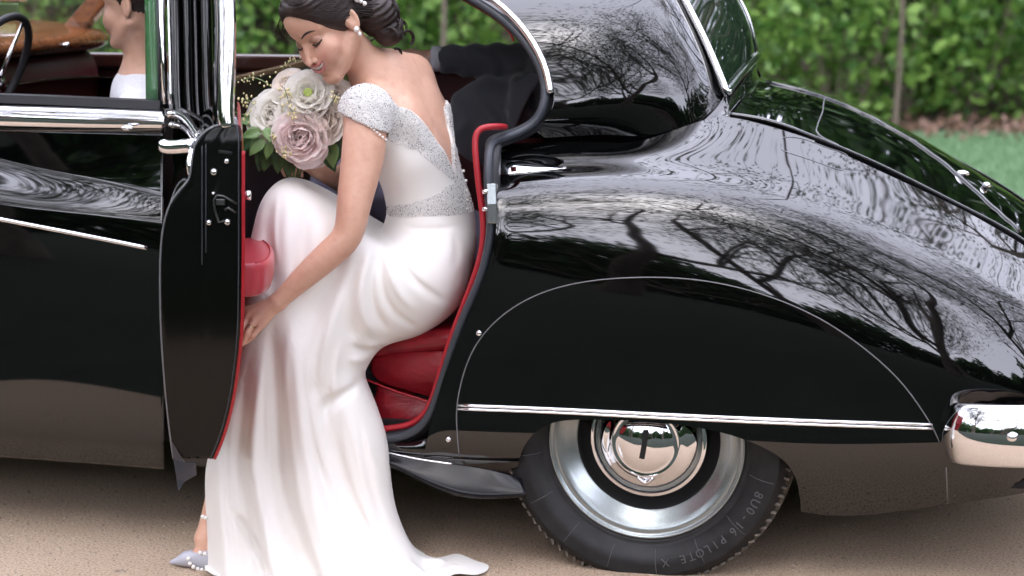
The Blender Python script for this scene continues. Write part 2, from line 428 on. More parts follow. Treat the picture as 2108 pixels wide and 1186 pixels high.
# loose stones on the drive, where the photograph shows it
N = 16000
_c = np.stack([rng.uniform(-1.9, 2.1, N), rng.uniform(-0.75, 1.3, N), np.zeros(N)], 1); _s = rng.uniform(0.0013, 0.0042, N) * (1 + 1.3 * (rng.random(N) > 0.965))
_o = np.array([(1, 0, 0), (0, 1, 0), (-1, 0, 0), (0, -1, 0), (0, 0, .8)], float)
_V = (_c[:, None] + _o[None] * _s[:, None, None] * rng.uniform(0.6, 1.3, (N, 5, 1))).reshape(-1, 3); _V[:, 2] -= 0.0003
_b = (np.arange(N) * 5)[:, None]; _F = (_b[:, None] + np.array([[0, 1, 4], [1, 2, 4], [2, 3, 4], [3, 0, 4]])[None]).reshape(-1, 3)
M['stone'] = leafmat('drive_stones', (0.20, 0.15, 0.11), (0.58, 0.47, 0.36), 0.0)
_me = mesh(_V, _F, smooth=False); vcol(_me, np.repeat(rng.random(N), 5)[:, None] * np.ones(3))
_o = stuff(obj('loose_gravel', _me, M['stone'])); tag(_o, 'loose grit scattered over the sandy drive', 'gravel')
# lawn blades in view behind the boot
N = 30000
_p = np.stack([rng.uniform(0.5, 5.5, N), rng.uniform(5.2, 12.6, N), np.full(N, -0.03)], 1); _h = rng.uniform(0.03, 0.07, N)[:, None]
_a = rng.uniform(0, 6.28, N); _sd = np.stack([np.cos(_a), np.sin(_a), 0 * _a], 1) * 0.004; _tl = rng.normal(size=(N, 3)) * [0.3, 0.3, 0] + [0, 0, 1]
_V = np.stack([_p - _sd, _p + _sd, _p + _tl * _h], 1).reshape(-1, 3); _me = mesh(_V, np.arange(3 * N).reshape(N, 3), False); vcol(_me, np.repeat(rng.random(N), 3)[:, None] * np.ones(3))
tag(stuff(obj('lawn_grass', _me, M['grass'])), 'short mown grass of the lawn behind the boot', 'grass')
# wooded bank behind everything on the far side
_bx, _by = np.meshgrid(np.linspace(-45, 45, 40), np.linspace(13.0, 40, 14), indexing='ij')
_bz = -0.05 + 4.5 * np.clip((_by - 13.0) / 18, 0, 1) ** 1.2 + 0.25 * np.sin(_bx * 0.8) * np.clip((_by - 13) / 6, 0, 1)
struct(obj('bank', mesh(np.stack([_bx, _by, _bz], -1).reshape(-1, 3), gridf(40, 14)), M['earth']))

# ---- trees
def branches(p, d, ln, r, depth, segs, tips, kink=0.25, up=0.08):
    pts = [p]; n = 5
    for i in range(n):
        d = unit(d + rng.normal(size=3) * kink * 0.5 + np.array([0, 0, up])); p = p + d * ln / n; pts.append(p)
    segs.append((np.array(pts), np.linspace(r, r * 0.62, n + 1), 7 if depth > 3 else (5 if depth > 1 else 3)))
    if depth == 0: tips.append(pts[-1]); tips.append(pts[3]); return
    for k in range(rng.integers(2, 4) + (1 if depth > 2 else 0)):
        i = rng.integers(2, n + 1) if k else n
        ax = unit(rng.normal(size=3)); dd = unit(d * 0.75 + ax * 0.85)
        branches(pts[i], dd, ln * rng.uniform(0.62, 0.85), r * (0.62 if i == n else 0.5), depth - 1, segs, tips, kink, up)
def tree(name, label, base, h, r, depth, lean=(0, 0), leaf=60, lsize=0.11, lspread=0.35, group=None, lm='leaf_tree', bm='bark'):
    base = np.array(base, float); segs, tips = [], []
    branches(np.zeros(3), unit(np.array([lean[0], lean[1], 1.0])), h * 0.42, r, depth, segs, tips)
    t = thing(name, label, 'tree', base, 0, group)
    segs[0] = (segs[0][0], segs[0][1] * np.array([1.45, 1.05, 1, 1, 1, 1]), 10)
    V, Fc = join([tube(p, rr, k, False) for p, rr, k in segs])
    obj('trunk', mesh(V, Fc), M[bm], t)
    T = np.array(tips); C = np.repeat(T, leaf, 0); C = C + rng.normal(size=C.shape) * lspread
    obj('crown', leaves(C, rng.uniform(0.7, 1.3, len(C)) * lsize, 0.4, 0.55), M[lm], t)
    return t
# behind the camera: they show in the paint
tree('shade_tree', 'leaning thick-trunked tree across the lawn, mirrored in the rear wing', (-5.1, -12.2, -0.03), 10.5, 0.24, 5, (0.28, 0.1), 7, 0.10, 0.45, 'trees mirrored in the car')
def tree_copy(src, label, loc, rz, sc, group):
    o = src.copy(); COL.objects.link(o); o.location = loc; o.rotation_euler = (0, 0, rz); o.scale = (sc, sc, sc); o['label'] = label; o['group'] = group
    for c in src.children:
        d = c.copy(); COL.objects.link(d); d.parent = o
_ca = tree('shade_tree', 'wide tree left behind the photographer, mirrored over the cabin quarter', (-7.0, -6.6, -0.03), 12.5, 0.23, 6, (0.12, 0.12), 6, 0.15, 0.4, 'trees mirrored in the car')
_cb = tree('shade_tree', 'overhanging tree right behind the photographer, mirrored along the shoulder', (2.6, -8.4, -0.03), 13, 0.24, 6, (-0.08, 0.15), 6, 0.15, 0.4, 'trees mirrored in the car')
for _k, (_x, _y, _r, _s, _l) in enumerate((
    (-13.5, -10.5, 1.0, 1.1, 'spreading tree behind the photographer, mirrored in the front door'), (-1.5, -15.5, 2.2, 1.15, 'broad tree behind the photographer, mirrored in the tail of the wing'),
    (8.5, -7.0, 0.6, 1.1, 'tree far right behind the photographer, mirrored in the boot edge'), (13.5, 1.0, 2.6, 1.15, 'tall tree beside the drive behind the car, mirrored in the tail'),
    (-14.0, 0.5, 4.0, 1.15, 'tall tree beside the drive ahead of the car, mirrored in the door shoulder'), (8.0, 7.0, 5.0, 1.1, 'tree on the far lawn right of the picture, mirrored in the boot lid'),
    (-8.0, 7.5, 3.3, 1.1, 'tree on the far lawn left of the picture, mirrored in the roof'), (-11.0, -18.5, 5.6, 1.2, 'distant tree far left behind the photographer, mirrored low in the door'), (5.5, -17.0, 1.7, 1.2, 'distant tree behind the photographer, mirrored above the wheel'))):
    tree_copy((_ca, _cb)[_k % 2], _l, (_x, _y, -0.03), _r, _s, 'trees mirrored in the car')
# the wood that closes the view behind the camera and behind the hedge
def wood(name, label, x0, x1, y0, y1, hgt, n, ls):
    k = rng.random(n); cx = rng.uniform(x0, x1, n); cy = rng.uniform(y0, y1, n)
    top = hgt * (0.72 + 0.18 * np.sin(cx * 0.55 + 1) + 0.10 * np.sin(cx * 1.7 + cy)); z = top * (rng.random(n) ** 0.85)
    o = obj(name, leaves(np.stack([cx, cy, z], 1), rng.uniform(0.7, 1.4, n) * ls, 0.3, 0.7), M['leaf_dk'])
    return tag(stuff(o), label, 'wood')
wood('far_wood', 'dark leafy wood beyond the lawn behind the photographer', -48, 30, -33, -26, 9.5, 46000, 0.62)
wood('sky_blocking_wood', 'unseen tall wood ahead of the car, added to block sky light', -34, -24, -26, 20, 13, 15000, 0.9)  # both side woods are unseen, added to shut out sky light
wood('sky_blocking_wood', 'unseen tall wood behind the car, added to block sky light', 22, 32, -26, 20, 13, 15000, 0.9)
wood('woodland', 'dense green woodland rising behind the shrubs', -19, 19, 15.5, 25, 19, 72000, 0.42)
# shrubs along the edge of the far lawn
_sh = [(-4.6, 13.2, 1.7), (-3.7, 13.9, 1.9), (-2.9, 13.1, 1.6), (-2.0, 14.0, 2.0), (-1.1, 13.2, 1.6), (-0.3, 14.0, 2.0), (0.6, 13.3, 1.7), (1.5, 13.0, 1.6), (2.15, 13.7, 1.9), (2.8, 12.9, 1.5), (3.5, 13.6, 1.9), (4.1, 12.9, 1.45), (4.9, 13.5, 1.8), (5.8, 13.3, 1.7)]
_shl = ['shrub seen through the windscreen opening', 'shrub seen above the driver', 'shrub left of the door pillar in the window', 'shrub seen right of the chromed door frame', 'shrub beyond the bride’s dark hair', 'shrub seen between the bride and the groom’s sleeve', 'shrub seen above the groom’s sleeve', 'tall shrub behind the rear window', 'shrub right beside the rear window', 'low shrub above the chromed boot hinge line', 'full shrub left of the slim upright sapling', 'low shrub at the lawn edge right of the slim sapling', 'bushy shrub near the right border', 'shrub at the far right border']
for _i, ((x, y, h), lb) in enumerate(zip(_sh, _shl)):
    y += (0.0, .9, .3, 1.3, .5)[_i % 5]; h *= (1.0, 1.15, .72, 1.2, .85)[_i % 5]
    t = thing('shrub', 'leafy green ' + lb, 'shrub', (x, y, -0.03), 0, 'shrubs along the lawn edge')
    n = (1150, 800, 950)[_i % 3]; C = blob(n, (0, 0, h * 0.52), (0.95, 0.7, h * 0.80), 14 + 4 * (_i % 3))
    C[:, 2] = np.abs(C[:, 2] - 0.05) + 0.05
    obj('foliage', leaves(C, rng.uniform(0.06, 0.15, n) * (1.0, 1.35, 1.1)[_i % 3], 0.8, 0.6), M['leaf'], t)
    st = []
    for k in range(6):
        e = np.array([rng.uniform(-.5, .5), rng.uniform(-.3, .3), h * rng.uniform(0.6, 0.95)]); mid = e * 0.5 + rng.normal(size=3) * 0.06; s0 = e * [0.12, 0.12, 0]
        st.append(tube(curve([s0, mid, e], 6), np.linspace(0.016, 0.006, 6), 5, False))
    V, Fc = join(st); obj('stems', mesh(V, Fc), M['twig'], t)
# brown leaf litter and low seedlings along the wood edge
_n = 2600; _c = np.stack([rng.uniform(-5, 7, _n), rng.normal(13.1, .45, _n), np.abs(rng.normal(0, .05, _n)) - .02], 1)
M['litter'] = leafmat('leaf_litter', (0.13, 0.07, 0.045), (0.34, 0.21, 0.16), 0.2)
tag(stuff(obj('leaf_litter', leaves(_c, rng.uniform(.06, .12, _n), 1.5, .6), M['litter'])), 'brown fallen leaves along the foot of the shrubs', 'leaves')
def sapling(px, top, y, r, label, lean=0.0):
    b = at(px, 262, y); t = thing('sapling', label, 'tree', (b[0], y, -0.05), 0, 'saplings in the shrubs')
    P = curve([(0, 0, 0), (lean * 0.5 + 0.02, 0, 1.0), (lean, 0.02, 2.0), (lean * 1.6, 0.1, 4.5)], 16)
    parts = [tube(P, np.linspace(r, r * 0.45, 16), 7, False)]; tips = []
    for k in range(9):
        p = P[9 + k % 7]; d = unit(rng.normal(size=3) + [0, 0, 0.4]); e = p + d * rng.uniform(0.6, 1.2); parts.append(tube(curve([p, (p + e) / 2 + [0, 0, 0.08], e], 5), np.linspace(r * 0.35, r * 0.12, 5), 4, False)); tips += [e, (p + e) / 2]
    V, Fc = join(parts); obj('trunk', mesh(V, Fc), M['twig'], t)
    C = np.repeat(np.array(tips), 35, 0); C += rng.normal(size=C.shape) * 0.28
    obj('crown', leaves(C, rng.uniform(0.08, 0.16, len(C)), 0.5, 0.55), M['leaf'], t)
sapling(1842, 0, 12.95, 0.028, 'slim upright grey sapling above the boot lid', 0.03)
sapling(1752, 0, 13.4, 0.024, 'thin sapling leaning to the right beside the upright one', 0.62)
sapling(1606, 0, 13.6, 0.024, 'grey sapling just right of the rear window', -0.02)
sapling(2062, 0, 14.3, 0.06, 'dark thicker trunk near the right border', 0.02)
sapling(905, 0, 13.1, 0.03, 'thin sapling seen through the far window above the sleeve', 0.05)
# ================================================================== the car
car = thing('car', 'glossy black vintage saloon with its rear door open and red leather inside', 'car', tuple(CARO), -YAW)
def L(pts): return np.array([lc(*p) for p in pts])
def cp(name, V, Fc, m_, parent=None, smooth=True, thick=0, bev=0):
    o = obj(name, fix_normals(mesh(V, Fc, smooth)), M[m_] if isinstance(m_, str) else m_, parent or car)
    if thick: solid(o, thick)
    if bev: bevel(o, bev)
    return o
# ---- flank: one smooth surface through the lines of the rear wing, from the sill up to the shoulder
flank = [
 [(872,968,.075),(1000,972,.075),(1150,975,.075),(1330,985,.075),(1500,1010,.075),(1690,1060,.08),(1900,1046,.11),(2108,1015,.19),(2330,960,.36)],
 [(874,932,.008),(1000,940,.007),(1150,940,.005),(1330,943,.003),(1500,946,.003),(1690,950,.006),(1900,948,.032),(2108,942,.102),(2330,925,.27)],
 [(893,848,.006),(1020,850,.004),(1160,850,.002),(1330,850,.000),(1500,852,.000),(1700,860,.004),(1900,872,.026),(2108,888,.088),(2330,905,.23)],
 [(935,720,.000),(1050,702,-.003),(1180,690,-.006),(1330,690,-.008),(1500,700,-.008),(1700,735,-.002),(1900,785,.018),(2108,838,.076),(2330,888,.215)],
 [(1008,540,.002),(1110,540,.001),(1220,545,.000),(1330,552,.000),(1500,578,.001),(1700,640,.006),(1900,712,.024),(2108,790,.080),(2330,868,.215)],
 [(1022,458,.0155),(1110,460,.0155),(1220,466,.017),(1330,478,.019),(1500,510,.021),(1700,575,.026),(1900,656,.044),(2108,748,.092),(2330,845,.225)],
 [(1022,405,.046),(1110,402,.046),(1220,403,.048),(1330,410,.048),(1500,436,.050),(1700,498,.056),(1900,582,.072),(2108,682,.122),(2330,800,.25)],
 [(1022,378,.088),(1110,368,.090),(1220,364,.094),(1330,367,.096),(1500,388,.100),(1700,443,.106),(1900,528,.120),(2108,632,.166),(2330,765,.285)],
 [(1022,357,.135),(1110,350,.140),(1220,345,.148),(1330,344,.152),(1500,359,.158),(1700,409,.162),(1900,492,.176),(2108,598,.218),(2330,740,.33)],
 [(1022,330,.170),(1110,328,.178),(1220,324,.186),(1330,318,.196),(1500,322,.212),(1700,372,.220),(1900,455,.234),(2108,562,.270),(2330,716,.372)],
 [(1022,308,.210),(1110,308,.218),(1220,305,.228),(1330,300,.244),(1500,278,.280),(1690,328,.282),(1900,418,.294),(2108,528,.324),(2330,694,.41)],
 [(1022,295,.262),(1110,294,.266),(1220,292,.270),(1330,287,.288),(1500,238,.345),(1690,290,.338),(1900,386,.350),(2108,498,.378),(2330,674,.45)],
]
FV, FF = patch([L(r) for r in flank], 150, 300)
_G = FV.reshape(150, 300, 3)
for _ in range(130):                # fair the panel: no ripples in the reflections
    _G[1:-1, 1:-1] += .5 * ((_G[:-2, 1:-1] + _G[2:, 1:-1] + _G[1:-1, :-2] + _G[1:-1, 2:]) / 4 - _G[1:-1, 1:-1])
FV = _G.reshape(-1, 3)
_N = np.cross(np.gradient(_G, axis=0), np.gradient(_G, axis=1)).reshape(-1, 3); _N /= np.linalg.norm(_N, axis=1)[:, None]; _N *= np.where(_N[:, 1:2] > 0, -1, 1)
fpx = proj(l2w(FV))
arc = [(948,1120),(946,940),(940,858),(948,795),(972,725),(1010,672),(1062,630),(1130,598),(1220,578),(1330,571),(1440,577),(1560,603),(1680,652),(1780,718),(1860,793),(1908,860),(1926,892),(1946,945),(1950,1120)]
arc_c = np.concatenate([np.array(arc[:1]), curve(arc[1:-1], 120), np.array(arc[-1:])])
hole = np.concatenate([curve([(1052,1130),(1062,1000),(1076,925),(1124,876),(1210,864),(1330,868),(1450,883),(1535,906),(1600,938),(1638,985),(1650,1130)], 90)])
g_arc, g_hole = sdpoly(fpx, arc_c), sdpoly(fpx, hole)
def panel(name, g):                # part of the faired flank, keeping its smooth normals along the cut
    X, Fc = clip(np.c_[FV, _N], FF, g); me = mesh(X[:, :3], Fc)
    me.normals_split_custom_set_from_vertices([tuple(n) for n in X[:, 3:] / np.linalg.norm(X[:, 3:], axis=1)[:, None]])
    return obj(name, me, M['paint'], car)
spat = panel('wheel_spat', np.maximum(g_arc, -g_hole)); wing = panel('rear_wing', np.maximum(-g_arc, -g_hole))
def on_flank(pts, lift=0.0):       # points of the flank surface under photograph pixels
    pts = np.asarray(pts, float); out = []
    for p in pts:
        dd = ((fpx - p) ** 2).sum(1); k = np.argpartition(dd, 14)[:14]
        A = np.c_[np.ones(14), fpx[k] - p]; d = np.linalg.lstsq(A, FV[k, 1], rcond=None)[0][0]
        q = lc(p[0], p[1], d); q[1] -= lift; out.append(q)
    return np.array(out)
OUT = np.array([0, -1.0, 0])
# tube imitating the highlight on the spat's shut line, chrome strip along its foot
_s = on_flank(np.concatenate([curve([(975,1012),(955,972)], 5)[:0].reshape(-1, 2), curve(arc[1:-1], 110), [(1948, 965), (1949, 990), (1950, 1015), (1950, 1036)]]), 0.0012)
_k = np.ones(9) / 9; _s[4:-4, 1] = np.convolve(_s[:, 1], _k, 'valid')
M['bead'] = mat('pale_seam_grey', (0.16, 0.16, 0.17), 0.3)
V, Fc = tube(_s, 0.0016, 6); cp('seam_highlight', V, Fc, 'bead', spat)
_s = on_flank(curve([(943,838),(1150,846),(1330,855),(1500,863),(1700,871),(1919,878)], 40), 0.0)
for dz, w in ((0.0048, 0.0042), (-0.0048, 0.0042)):
    V, Fc = strip(_s + [0, 0, dz], OUT, [(w * math.cos(a), 0.006 * math.sin(a)) for a in np.linspace(0, 2 * np.pi, 10, endpoint=False)]); cp('chrome_strip', V, Fc, 'chrome', spat)
for px, py in ((986, 686), (923, 905)):
    c = on_flank([(px, py)])[0]; V, Fc = lathe([(0.0, .005), (.004, .005), (.0075, .002), (.0075, -.002)], 16); cp('screw', V + c, [tuple(q) for q in Fc], 'chrome', wing)
# chromed wedge at the front of the shoulder
_top = on_flank(curve([(1023,324),(1080,329),(1130,338),(1167,346)], 16), .004); _bot = on_flank(curve([(1023,360),(1080,355),(1130,350),(1167,348)], 16), .004)
V, Fc = patch(np.stack([_bot, (_bot + _top) / 2 + OUT * .006, _top]), 9, 24); cp('chrome_wedge', V, Fc, 'chrome', wing, thick=.006)
# fuel flap outline on the wing top
fl = on_flank(curve([(1608,300),(1609,286),(1622,282),(1660,288),(1715,308),(1742,318),(1746,330),(1738,348),(1725,349),(1680,333),(1625,315),(1610,308),(1608,300)], 60), .0004)
V, Fc = tube(fl, .0013, 6); cp('fuel_flap_seam', V, Fc, 'bead', wing)

# ---- sill and its flared lower edge
sill_r = [[(700,955,.07),(780,962,.07),(880,972,.07),(950,978,.07)], [(700,915,.03),(780,925,.025),(860,932,.022),(950,940,.02)], [(700,895,.03),(780,906,.03),(850,908,.028),(895,895,.024)]]
V, Fc = patch([L(r) for r in sill_r], 20, 30); sill = cp('sill', V, Fc, 'paint', thick=.003)
fl_r = [[(740,918,.026),(800,930,.024),(860,944,.018),(945,956,.016),(1015,968,.016),(1075,985,.018)],
        [(740,930,.012),(800,944,.010),(860,960,.004),(945,985,-.002),(1015,992,-.003),(1078,1000,-.002)],
        [(740,938,.006),(800,955,.0),(862,983,-.010),(945,1014,-.018),(1015,1020,-.020),(1082,1017,-.016)],
        [(740,946,.03),(800,962,.02),(862,990,.0),(945,1022,-.01),(1015,1028,-.012),(1082,1024,-.008)]]
V, Fc = patch([L(r) for r in fl_r], 24, 50); cp('sill_flare', V, Fc, 'dull_paint', thick=.003)
V, Fc = tube(L(curve([(790,930,.022),(860,945,.018),(930,955,.016)], 16)), .003, 8); cp('sill_bead', V, Fc, 'chrome', sill)

# ---- cabin quarter shell between the door opening and the rear window
shell = [
 [(1040,303,.285),(1180,301,.29),(1330,296,.31),(1420,274,.335),(1492,212,.41)],
 [(1118,248,.240),(1235,232,.262),(1345,212,.305),(1425,180,.36),(1472,152,.452)],
 [(1138,195,.244),(1245,165,.276),(1340,132,.328),(1405,98,.40),(1445,84,.50)],
 [(1112,118,.264),(1215,80,.306),(1300,42,.370),(1365,14,.452),(1408,8,.545)],
 [(1040,40,.302),(1145,0,.366),(1232,-32,.446),(1310,-58,.535),(1372,-62,.61)],
 [(930,-26,.372),(1030,-75,.490),(1120,-100,.590),(1230,-116,.690),(1335,-118,.72)],
 [(800,-60,.44),(900,-120,.62),(1000,-140,.75),(1150,-150,.84),(1300,-148,.86)],
]
SHg = np.array([L(r) for r in shell])
V, Fc = patch(SHg, 90, 110); cp('cabin_quarter', V, Fc, 'paint', thick=.004)
# roof: left half from the door heads to the crown, mirrored about the centre line
CEN = 0.88
xf = lc(60, -60, .4)[0]
xs = np.linspace(SHg[-1][0][0] + .04, xf, 6)
rows = [[(x, .30 + .0 * i, 1.545 - .012 * i), (x, .42, 1.605 - .012 * i), (x, .62, 1.645 - .012 * i), (x, CEN, 1.66 - .012 * i), (x, 2 * CEN - .62, 1.645 - .012 * i), (x, 2 * CEN - .42, 1.605 - .012 * i), (x, 2 * CEN - .30, 1.545 - .012 * i)] for i, x in enumerate(xs)]
rr = SHg[-1][-1][0]
V, Fc = patch(rows, 30, 40); roof = cp('roof', V, Fc, 'paint', thick=.008)
_rear = [[(x, y, z + dz) for y, z in ((.44, 1.60), (.62, 1.635), (CEN, 1.65), (2 * CEN - .62, 1.635), (2 * CEN - .44, 1.60))] for x, dz in ((xs[0] + .01, .0), ((xs[0] + rr) / 2, -.01), (rr, -.05))]
V, Fc = patch(_rear, 16, 24); cp('roof_tail', V, Fc, 'paint', thick=.01)
# far quarter and far wing: the near ones mirrored
def mir(V): V = np.array(V); V[:, 1] = 2 * CEN - V[:, 1]; return V
V, Fc = patch(SHg, 40, 50); cp('cabin_quarter', mir(V), Fc, 'paint', thick=.004)
V, Fc = patch([L(r) for r in flank], 50, 90); cp('rear_wing', mir(V), Fc, 'paint', thick=.004)

# ---- rear window
rw = [[(1492,196,.41),(1520,160,.60),(1547,128,.80),(1556,118,1.0),(1545,128,1.2)],
      [(1450,95,.49),(1490,62,.66),(1528,48,.82),(1540,42,1.0),(1530,45,1.2)],
      [(1403,0,.55),(1450,-20,.70),(1490,-28,.84),(1502,-32,1.0),(1490,-30,1.2)],
      [(1372,-62,.61),(1420,-80,.74),(1455,-88,.86),(1465,-92,1.0),(1455,-90,1.2)]]
RW = np.array([L(r) for r in rw]); V, Fc = patch(RW, 30, 40); rwin = cp('rear_window', V, Fc, 'glass_dk', thick=.005)
_d = np.array([.2, -.6, .4])
fr = np.concatenate([curve(RW[::-1, 0], 30)[:-1], curve(RW[0], 30)]) + np.array([.006, -.004, .006])
V, Fc = tube(fr, .0105, 10); cp('window_frame', V, Fc, 'chrome', rwin)
fr = curve(RW[:, 3] + [.004, 0, 0], 20); V, Fc = tube(fr, .005, 8); cp('window_frame', V, Fc, 'chrome', rwin)
# scuttle between rear window and boot lid
sc_r = [[(1488,214,.40),(1524,172,.60),(1550,142,.80),(1560,132,CEN+.1)], [(1494,226,.365),(1535,190,.58),(1556,164,.80),(1562,158,CEN+.1)], [(1500,240,.343),(1545,206,.57),(1572,175,.80),(1580,170,CEN+.1)]]
V, Fc = patch([L(r) for r in sc_r], 14, 24); cp('rear_scuttle', V, Fc, 'paint', thick=.004)
V, Fc = patch([L([(1430,262,.330),(1470,226,.375),(1493,196,.415)]), L([(1450,258,.332),(1480,228,.372),(1497,204,.41)]), L([(1500,238,.342),(1500,232,.36),(1502,218,.40)])], 10, 14); cp('shoulder_fillet', V, Fc, 'paint', thick=.003)

# ---- boot lid, falling to the tail
bl = [[(1502,236,.344),(1590,252,.335),(1690,289,.336),(1800,336,.342),(1900,385,.350),(2000,436,.360),(2108,497,.378),(2330,672,.45)],
      [(1528,204,.50),(1612,221,.50),(1700,256,.50),(1808,304,.50),(1905,354,.50),(2003,409,.51),(2108,472,.52),(2330,650,.58)],
      [(1548,178,.70),(1635,194,.70),(1712,223,.70),(1815,268,.70),(1910,318,.70),(2004,374,.70),(2108,440,.71),(2330,625,.75)],
      [(1566,160,.92),(1640,174,.92),(1715,200,.92),(1812,242,.92),(1905,292,.92),(2000,350,.92),(2108,420,.92),(2330,606,.94)],
      [(1560,163,1.12),(1635,178,1.12),(1715,205,1.12),(1812,248,1.12),(1905,298,1.12),(2000,356,1.12),(2108,425,1.12),(2330,612,1.12)]]
BL = np.array([L(r) for r in bl]); BLV, BLF = patch(BL, 50, 110); boot = cp('boot_lid', BLV + [0, -.003, .003], BLF, 'paint', thick=.006)
blpx = proj(l2w(BLV))
def on_boot(pts, lift=0.0):
    out = []
    for p in np.asarray(pts, float):
        dd = ((blpx - p) ** 2).sum(1); k = np.argsort(dd)[:5]; w = 1 / (dd[k] + 1e-3); q = (BLV[k] * w[:, None]).sum(0) / w.sum(); q[2] += lift; out.append(q)
    return np.array(out)
V, Fc = tube(on_boot(curve([(1700,200),(1693,230),(1684,262),(1682,276),(1692,285),(1712,296),(1748,314)], 30), .004), .002, 6); cp('lid_seam', V, Fc, 'bead', boot)
V, Fc = tube(curve(BL[0] + [0, -.004, .005], 60)[14:], .0022, 6); cp('lid_seam', V, Fc, 'bead', boot)
_rb = on_boot(curve([(1580,172),(1720,212),(1860,282),(1950,345),(2040,425),(2100,478)], 40), .002); V, Fc = tube(_rb, .007, 8); cp('lid_rib', V, Fc, 'paint', boot)
for (px, py, l_) in ((1982, 366, .035), (2030, 390, .022)):
    c = on_boot([(px, py)], .012)[0]; V, Fc = ball(c, (l_ * .55, .018, .010), 2); cp('lid_hinge', V, Fc, 'chrome', boot)
# tail panel closing the body, far boot edge
V, Fc = patch([BL[0][-1:] .repeat(3, 0) + [[0, 0, 0], [.05, .05, -.12], [.04, .1, -.4]], BL[2][-1:].repeat(3, 0) + [[0, 0, 0], [.08, 0, -.12], [.06, 0, -.4]], BL[4][-1:].repeat(3, 0) + [[0, 0, 0], [.05, 0, -.12], [.04, 0, -.4]]], 12, 12); cp('tail_panel', V, Fc, 'paint', thick=.004)
# ---- bumper
bp = [(1968,890,.075),(1970,891,.03),(1984,893,-.005),(2030,896,-.03),(2090,898,-.04),(2160,898,-.035),(2300,894,.06)]
bc = curve(L(bp), 40); prof = [(-.006 + .0 * a, 0) for a in ()]
th = np.linspace(-np.pi / 2, np.pi / 2, 15)
ends = np.clip(np.linspace(0, 1, 40) * 6, 0, 1) ** 0.35
T = np.gradient(bc, axis=0); T /= np.linalg.norm(T, axis=1)[:, None]; OUTV = np.cross(T, [0, 0, 1.0]); OUTV /= np.linalg.norm(OUTV, axis=1)[:, None]
if OUTV[20] @ OUT < 0: OUTV = -OUTV
hgt = .076 * (0.88 + 0.12 * ends)
V = np.stack([bc + OUTV * (.034 * math.cos(a) ** .6 + .004 * math.cos(3 * a)) + np.array([0, 0, 1]) * (hgt * math.sin(a))[:, None] for a in th], 1)
V = np.concatenate([V, V[:, ::-1] * 1.0 - OUTV[:, None] * .004], 1)
k = V.shape[1]; bumper = cp('bumper', V.reshape(-1, 3), [tuple(q) for q in gridf(40, k, wv=True)] + [tuple(range(k)), tuple(39 * k + j for j in range(k))], 'chrome')
V, Fc = ball(lc(2083, 900, -.09), (.013, .01, .011), 2); cp('bumper_bolt', V, Fc, 'chrome', bumper)

# ---- rear wheel
HUB = lc(1333, 907, .100); RT = .372
wheel = bpy.data.objects.new('wheel', None); COL.objects.link(wheel); wheel.parent = car; wheel.location = tuple(HUB)
K = RT / .372
tp = [(.248, .012), (.252, .022), (.258, .026), (.264, .024), (.270, .030), (.29, .048), (.315, .054), (.335, .050), (.340, .0515), (.343, .048), (.352, .040), (.362, .022)]
V, Fc = lathe(tp, 128); tyre = cp('tyre', V, [tuple(q) for q in Fc], 'tyre', wheel)
tr = [(.362, .022), (.369, .004), (.372, -.02), (.374, -.07), (.372, -.12), (.362, -.16), (.33, -.185), (.26, -.17), (.248, -.15)]
V, Fc = lathe(tr, 128); cp('tread', V, [tuple(q) for q in Fc], 'tread', tyre)
lug = []
for i in range(96):
    a = 2 * math.pi * i / 96; c = np.array([.361 * math.cos(a), -.025, .361 * math.sin(a)]); ca, sa = math.cos(a + .5), math.sin(a + .5)
    lug.append(box(c, (.016, .016, .006), np.array([[ca, 0, -sa], [0, 1, 0], [sa, 0, ca]]).T @ np.eye(3)))
V, Fc = join(lug); stuff(cp('tread_lugs', V, Fc, 'tread', tyre, smooth=False))
def polar(r, deg, out): a = R(deg); return np.array([r * math.cos(a), -out, -r * math.sin(a)])
def sidew(r): return float(np.interp(r, [p[0] for p in tp], [p[1] for p in tp]))
M['lettering'] = mat('raised_tyre_lettering', (0.075, 0.075, 0.082), 0.42)
for deg in (14, 40, 62, 84, 106, 128, 150, 172):      # moulded radial lines
    P = [polar(r, deg, sidew(r) + .0003) for r in np.linspace(.272, .336, 9)]; V, Fc = tube(P, .0010, 5); cp('sidewall_rib', V, Fc, 'lettering', tyre)
def tyre_text(s, r, deg0, step, size, flip=False):
    for i, ch in enumerate(s):
        if ch == ' ': continue
        cu = bpy.data.curves.new('t', 'FONT'); cu.body = ch; cu.size = size; cu.extrude = .0022; cu.align_x = 'CENTER'; cu.align_y = 'CENTER'; cu.resolution_u = 2
        to = bpy.data.objects.new('t', cu); COL.objects.link(to)
        bpy.context.view_layer.update(); dg = bpy.context.evaluated_depsgraph_get(); me = bpy.data.meshes.new_from_object(to.evaluated_get(dg)); bpy.data.objects.remove(to)
        deg = deg0 + step * i; a = R(deg); rad = np.array([math.cos(a), 0, -math.sin(a)]); tan = np.array([math.sin(a), 0, math.cos(a)])
        if flip: X, U = tan, -rad if False else rad
        X, U = (tan, -rad) if not flip else (-tan, rad)
        o_ = obj('tyre_letter', me, M['lettering'], tyre)
        mt = Matrix(((X[0], U[0], 0, 0), (0, 0, -1, 0), (X[2], U[2], 0, 0), (0, 0, 0, 1)))
        c = rad * r; o_.matrix_local = Matrix.Translation((c[0], -sidew(r) - .0002, c[2])) @ mt
tyre_text('PILOTE X', .306, 49, 4.3, .030, True)
tyre_text('8U0-16', .309, 21, 4.3, .032, True)
rp = [(.250, .014), (.252, .024), (.247, .027), (.243, .024), (.240, .016), (.236, .018), (.225, .015), (.210, .006), (.197, -.006), (.188, -.010), (.184, -.014)]
